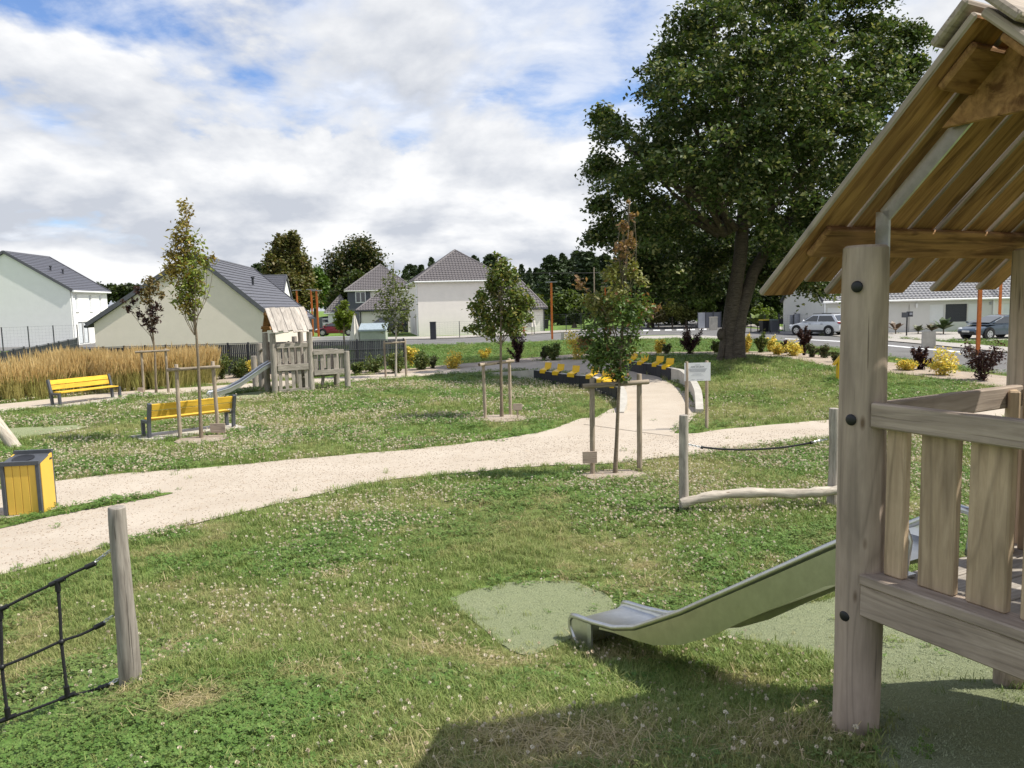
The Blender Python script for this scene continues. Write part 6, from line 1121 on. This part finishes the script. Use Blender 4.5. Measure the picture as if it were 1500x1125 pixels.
def scatter(name, P, scl, dry, sources, kind='stuff', tilt=.0):
    n = len(P)
    if n == 0: return
    me = bpy.data.meshes.new(name); me.vertices.add(n); me.vertices.foreach_set('co', P.astype(np.float32).ravel())
    rot = np.zeros((n, 3), np.float32); rot[:, 2] = rng.random(n) * 6.283; rot[:, :2] = rng.normal(size=(n, 2)) * tilt
    me.attributes.new('rot', 'FLOAT_VECTOR', 'POINT').data.foreach_set('vector', rot.ravel()); me.attributes.new('scl', 'FLOAT', 'POINT').data.foreach_set('value', scl.astype(np.float32)); me.attributes.new('dry', 'FLOAT', 'POINT').data.foreach_set('value', dry.astype(np.float32)); me.attributes.new('rnd', 'FLOAT', 'POINT').data.foreach_set('value', rng.random(n).astype(np.float32))
    o = link(name, me); o['kind'] = kind; g = bpy.data.node_groups.new(name, 'GeometryNodeTree'); g.interface.new_socket('Geometry', in_out='INPUT', socket_type='NodeSocketGeometry'); g.interface.new_socket('Geometry', in_out='OUTPUT', socket_type='NodeSocketGeometry')
    gi, go = g.nodes.new('NodeGroupInput'), g.nodes.new('NodeGroupOutput'); ip = g.nodes.new('GeometryNodeInstanceOnPoints'); c = bpy.data.collections.new(name + '_kinds'); [c.objects.link(s) for s in sources]
    ci = g.nodes.new('GeometryNodeCollectionInfo'); ci.inputs['Collection'].default_value = c; ci.inputs['Separate Children'].default_value = True; ci.inputs['Reset Children'].default_value = True
    def na(nm, ty): a = g.nodes.new('GeometryNodeInputNamedAttribute'); a.data_type = ty; a.inputs['Name'].default_value = nm; return a.outputs['Attribute']
    e = g.nodes.new('FunctionNodeEulerToRotation'); g.links.new(na('rot', 'FLOAT_VECTOR'), e.inputs[0]); g.links.new(e.outputs[0], ip.inputs['Rotation']); g.links.new(na('scl', 'FLOAT'), ip.inputs['Scale']); g.links.new(gi.outputs[0], ip.inputs['Points']); g.links.new(ci.outputs[0], ip.inputs['Instance']); ip.inputs['Pick Instance'].default_value = True
    g.links.new(ip.outputs[0], go.inputs[0]); m_ = o.modifiers.new('scatter', 'NODES'); m_.node_group = g; return o
def spots(y0, y1, dens, margin=1.9):
    hw = lambda y: y * .70 + margin + .5; A_ = (hw(y0) + hw(y1)) * (y1 - y0); n = int(A_ * dens); y = rng.uniform(y0, y1, n); x = rng.uniform(-1, 1, n) * hw(y1); k = np.abs(x) < hw(y); x, y = x[k], y[k]; k = clear(x, y); return x[k], y[k]
bands = [(1.4, 4.2, 1500, 1.0), (4.2, 6.5, 950, 1.1), (6.5, 10, 420, 1.35), (10, 16, 180, 1.8), (16, 26, 75, 2.4), (26, 40, 34, 3.2), (40, 58, 20, 4.)]
gb = [blades(10, .07, .04, .0022, .8, i) for i in range(5)]; gs = [src('blade_tuft', b_, GM) for b_ in gb]; cs_ = [src('clover_tuft', clover(8, .035, .045, .013, i), CMt) for i in range(3)]; fs_ = [src('flower', flower(.043, .0095), FM), src('flower', flower(.05, .011, 2), FM), src('flower', flower(.038, .0085, 3), FM)]; st_ = [src('straw', straw(9, .13, i), DM) for i in range(3)]
GP, CP_, FP_, SP = [], [], [], []
for y0, y1, dn, sc in bands:
    x, y = spots(y0, y1, dn); z = ter(x, y); d = f_dry(x, y); l = f_lush(x, y); r = rng.random(len(x)); far = y > 36
    k = (r > d * .62) & (rng.random(len(x)) > l * .45); s = sc * rng.uniform(.65, 1.25, len(x)) * (1 - .35 * d) * (1 + .25 * (fbm(x, y, 1.1, 44, 2) - .5) * 2); GP.append(np.c_[x, y, z, s, np.clip(d * 1.0 + rng.normal(size=len(x)) * .16 + .04, 0, 1)][k])
    k2 = (l > rng.random(len(x)) * 1.0) & (d < .55) & (rng.random(len(x)) < .55); CP_.append(np.c_[x, y, z, s * (.9 + .3 * l), np.clip(d * .8 + rng.normal(size=len(x)) * .1, 0, 1)][k2])
    k4 = (d > .3) & (rng.random(len(x)) < d * .22) & (y < 14); SP.append(np.c_[x, y, z, sc * rng.uniform(.5, 1.1, len(x)), d][k4])
for y0, y1, dn, sc in [(1.6, 5, 280, .95), (5, 9, 300, 1.1), (9, 14, 260, 1.4), (14, 20, 190, 1.7), (20, 30, 110, 2.1)]:
    x, y = spots(y0, y1, dn); z = ter(x, y); f_ = f_flower(x, y); d = f_dry(x, y); gain = np.clip((y - 3) / 9, .30, 1.) ; k = (rng.random(len(x)) < f_ ** 1.3 * gain) & (d < .75) & ~((x > 3 + .0 * y) & (y > 19) & (rng.random(len(x)) < .85)); SPc = np.c_[x, y, z, sc * rng.uniform(.75, 1.2, len(x)), rng.random(len(x)) ** 2 * .8][k]; FP_.append(SPc)
for nm, L_, so_, tl in (('grass', GP, gs, .12), ('clover', CP_, cs_, .1), ('clover_flowers', FP_, fs_, .2), ('dry_straw', SP, st_, .1)):
    A_ = np.concatenate(L_); print(nm, len(A_)); scatter(nm, A_[:, :3], A_[:, 3], A_[:, 4], so_, tilt=tl)
TF = grassmat('turf_fibres', (.28, .325, .185), (.36, .39, .25), (.3, .32, .2), .6, .2); tsrc = [src('fibres', blades(9, .017, .022, .0017, 1.0, 70 + i), TF) for i in range(3)]; TP = []
for P_ in TURF:
    lo, hi = P_.min(0), P_.max(0); n = int(np.prod(hi - lo) * 1700); q = rng.uniform(lo, hi, (n, 2)); q = q[inpoly(q[:, 0], q[:, 1], P_) & (np.abs(q[:, 0]) < q[:, 1] * .72 + .6)]; TP.append(q)
TP = np.concatenate(TP); scatter('turf_fibres', np.c_[TP, ter(TP[:, 0], TP[:, 1]) + .008], rng.uniform(.7, 1.3, len(TP)), rng.random(len(TP)) * .5, tsrc, tilt=.15)
# loose grit on the sandy path
GR = simple('grit', (.40, .33, .26), .9, var=.5, vs=90.); gsrc = []
for i in range(3): mb = MB(); mb.sphere((0, 0, .002), (.011, .008 + .002 * i, .006), 5); gsrc.append(src('grit', mb, GR))
x, y = rng.uniform(-9, 9, 60000), rng.uniform(6.5, 17, 60000); k = inpoly(x, y, EXCL[0]) & ~inpoly(x, y, isl) & (rng.random(60000) < fbm(x, y, 1.2, 83, 3)); x, y = x[k], y[k]
scatter('path_grit', np.c_[x, y, ter(x, y) + .012], rng.uniform(.4, 1.3, len(x)), rng.random(len(x)), gsrc)
# golden reed grasses
out = np.array([tuple(G(u, v).xy) for u, v in ((-120, 606), (0, 592), (60, 586), (130, 579), (200, 574), (262, 569), (308, 563))]); n = 1500; pts = []
for _ in range(n):
    i = random.randrange(len(out) - 1); s = random.random(); p = out[i] * (1 - s) + out[i + 1] * s; dd = random.random() * (34. - p[1] - .4); pts.append((p[0] - dd * .12, p[1] + .25 + dd))
pts = np.array(pts); P = np.c_[pts, ter(pts[:, 0], pts[:, 1])]; pxs = 750 + F * P[:, 0] / P[:, 1]; P = P[pxs < 312]
sc = rng.uniform(.72, 1.08, len(P)) * (.82 + .36 * fbm(P[:, 0], P[:, 1], .8, 61, 3)); dr = rng.random(len(P)) * .6
o1 = scatter('tall_grass_stems', P, sc, dr, [src('stems', tall(i, 0), TM) for i in range(5)], tilt=.11); o1.name = 'tall_grass'
rng_state = None
o2 = scatter('tall_grass_heads', P, sc, dr, [src('heads', tall(i, 1), TH) for i in range(5)], tilt=.11)
print('things', len(S.objects))
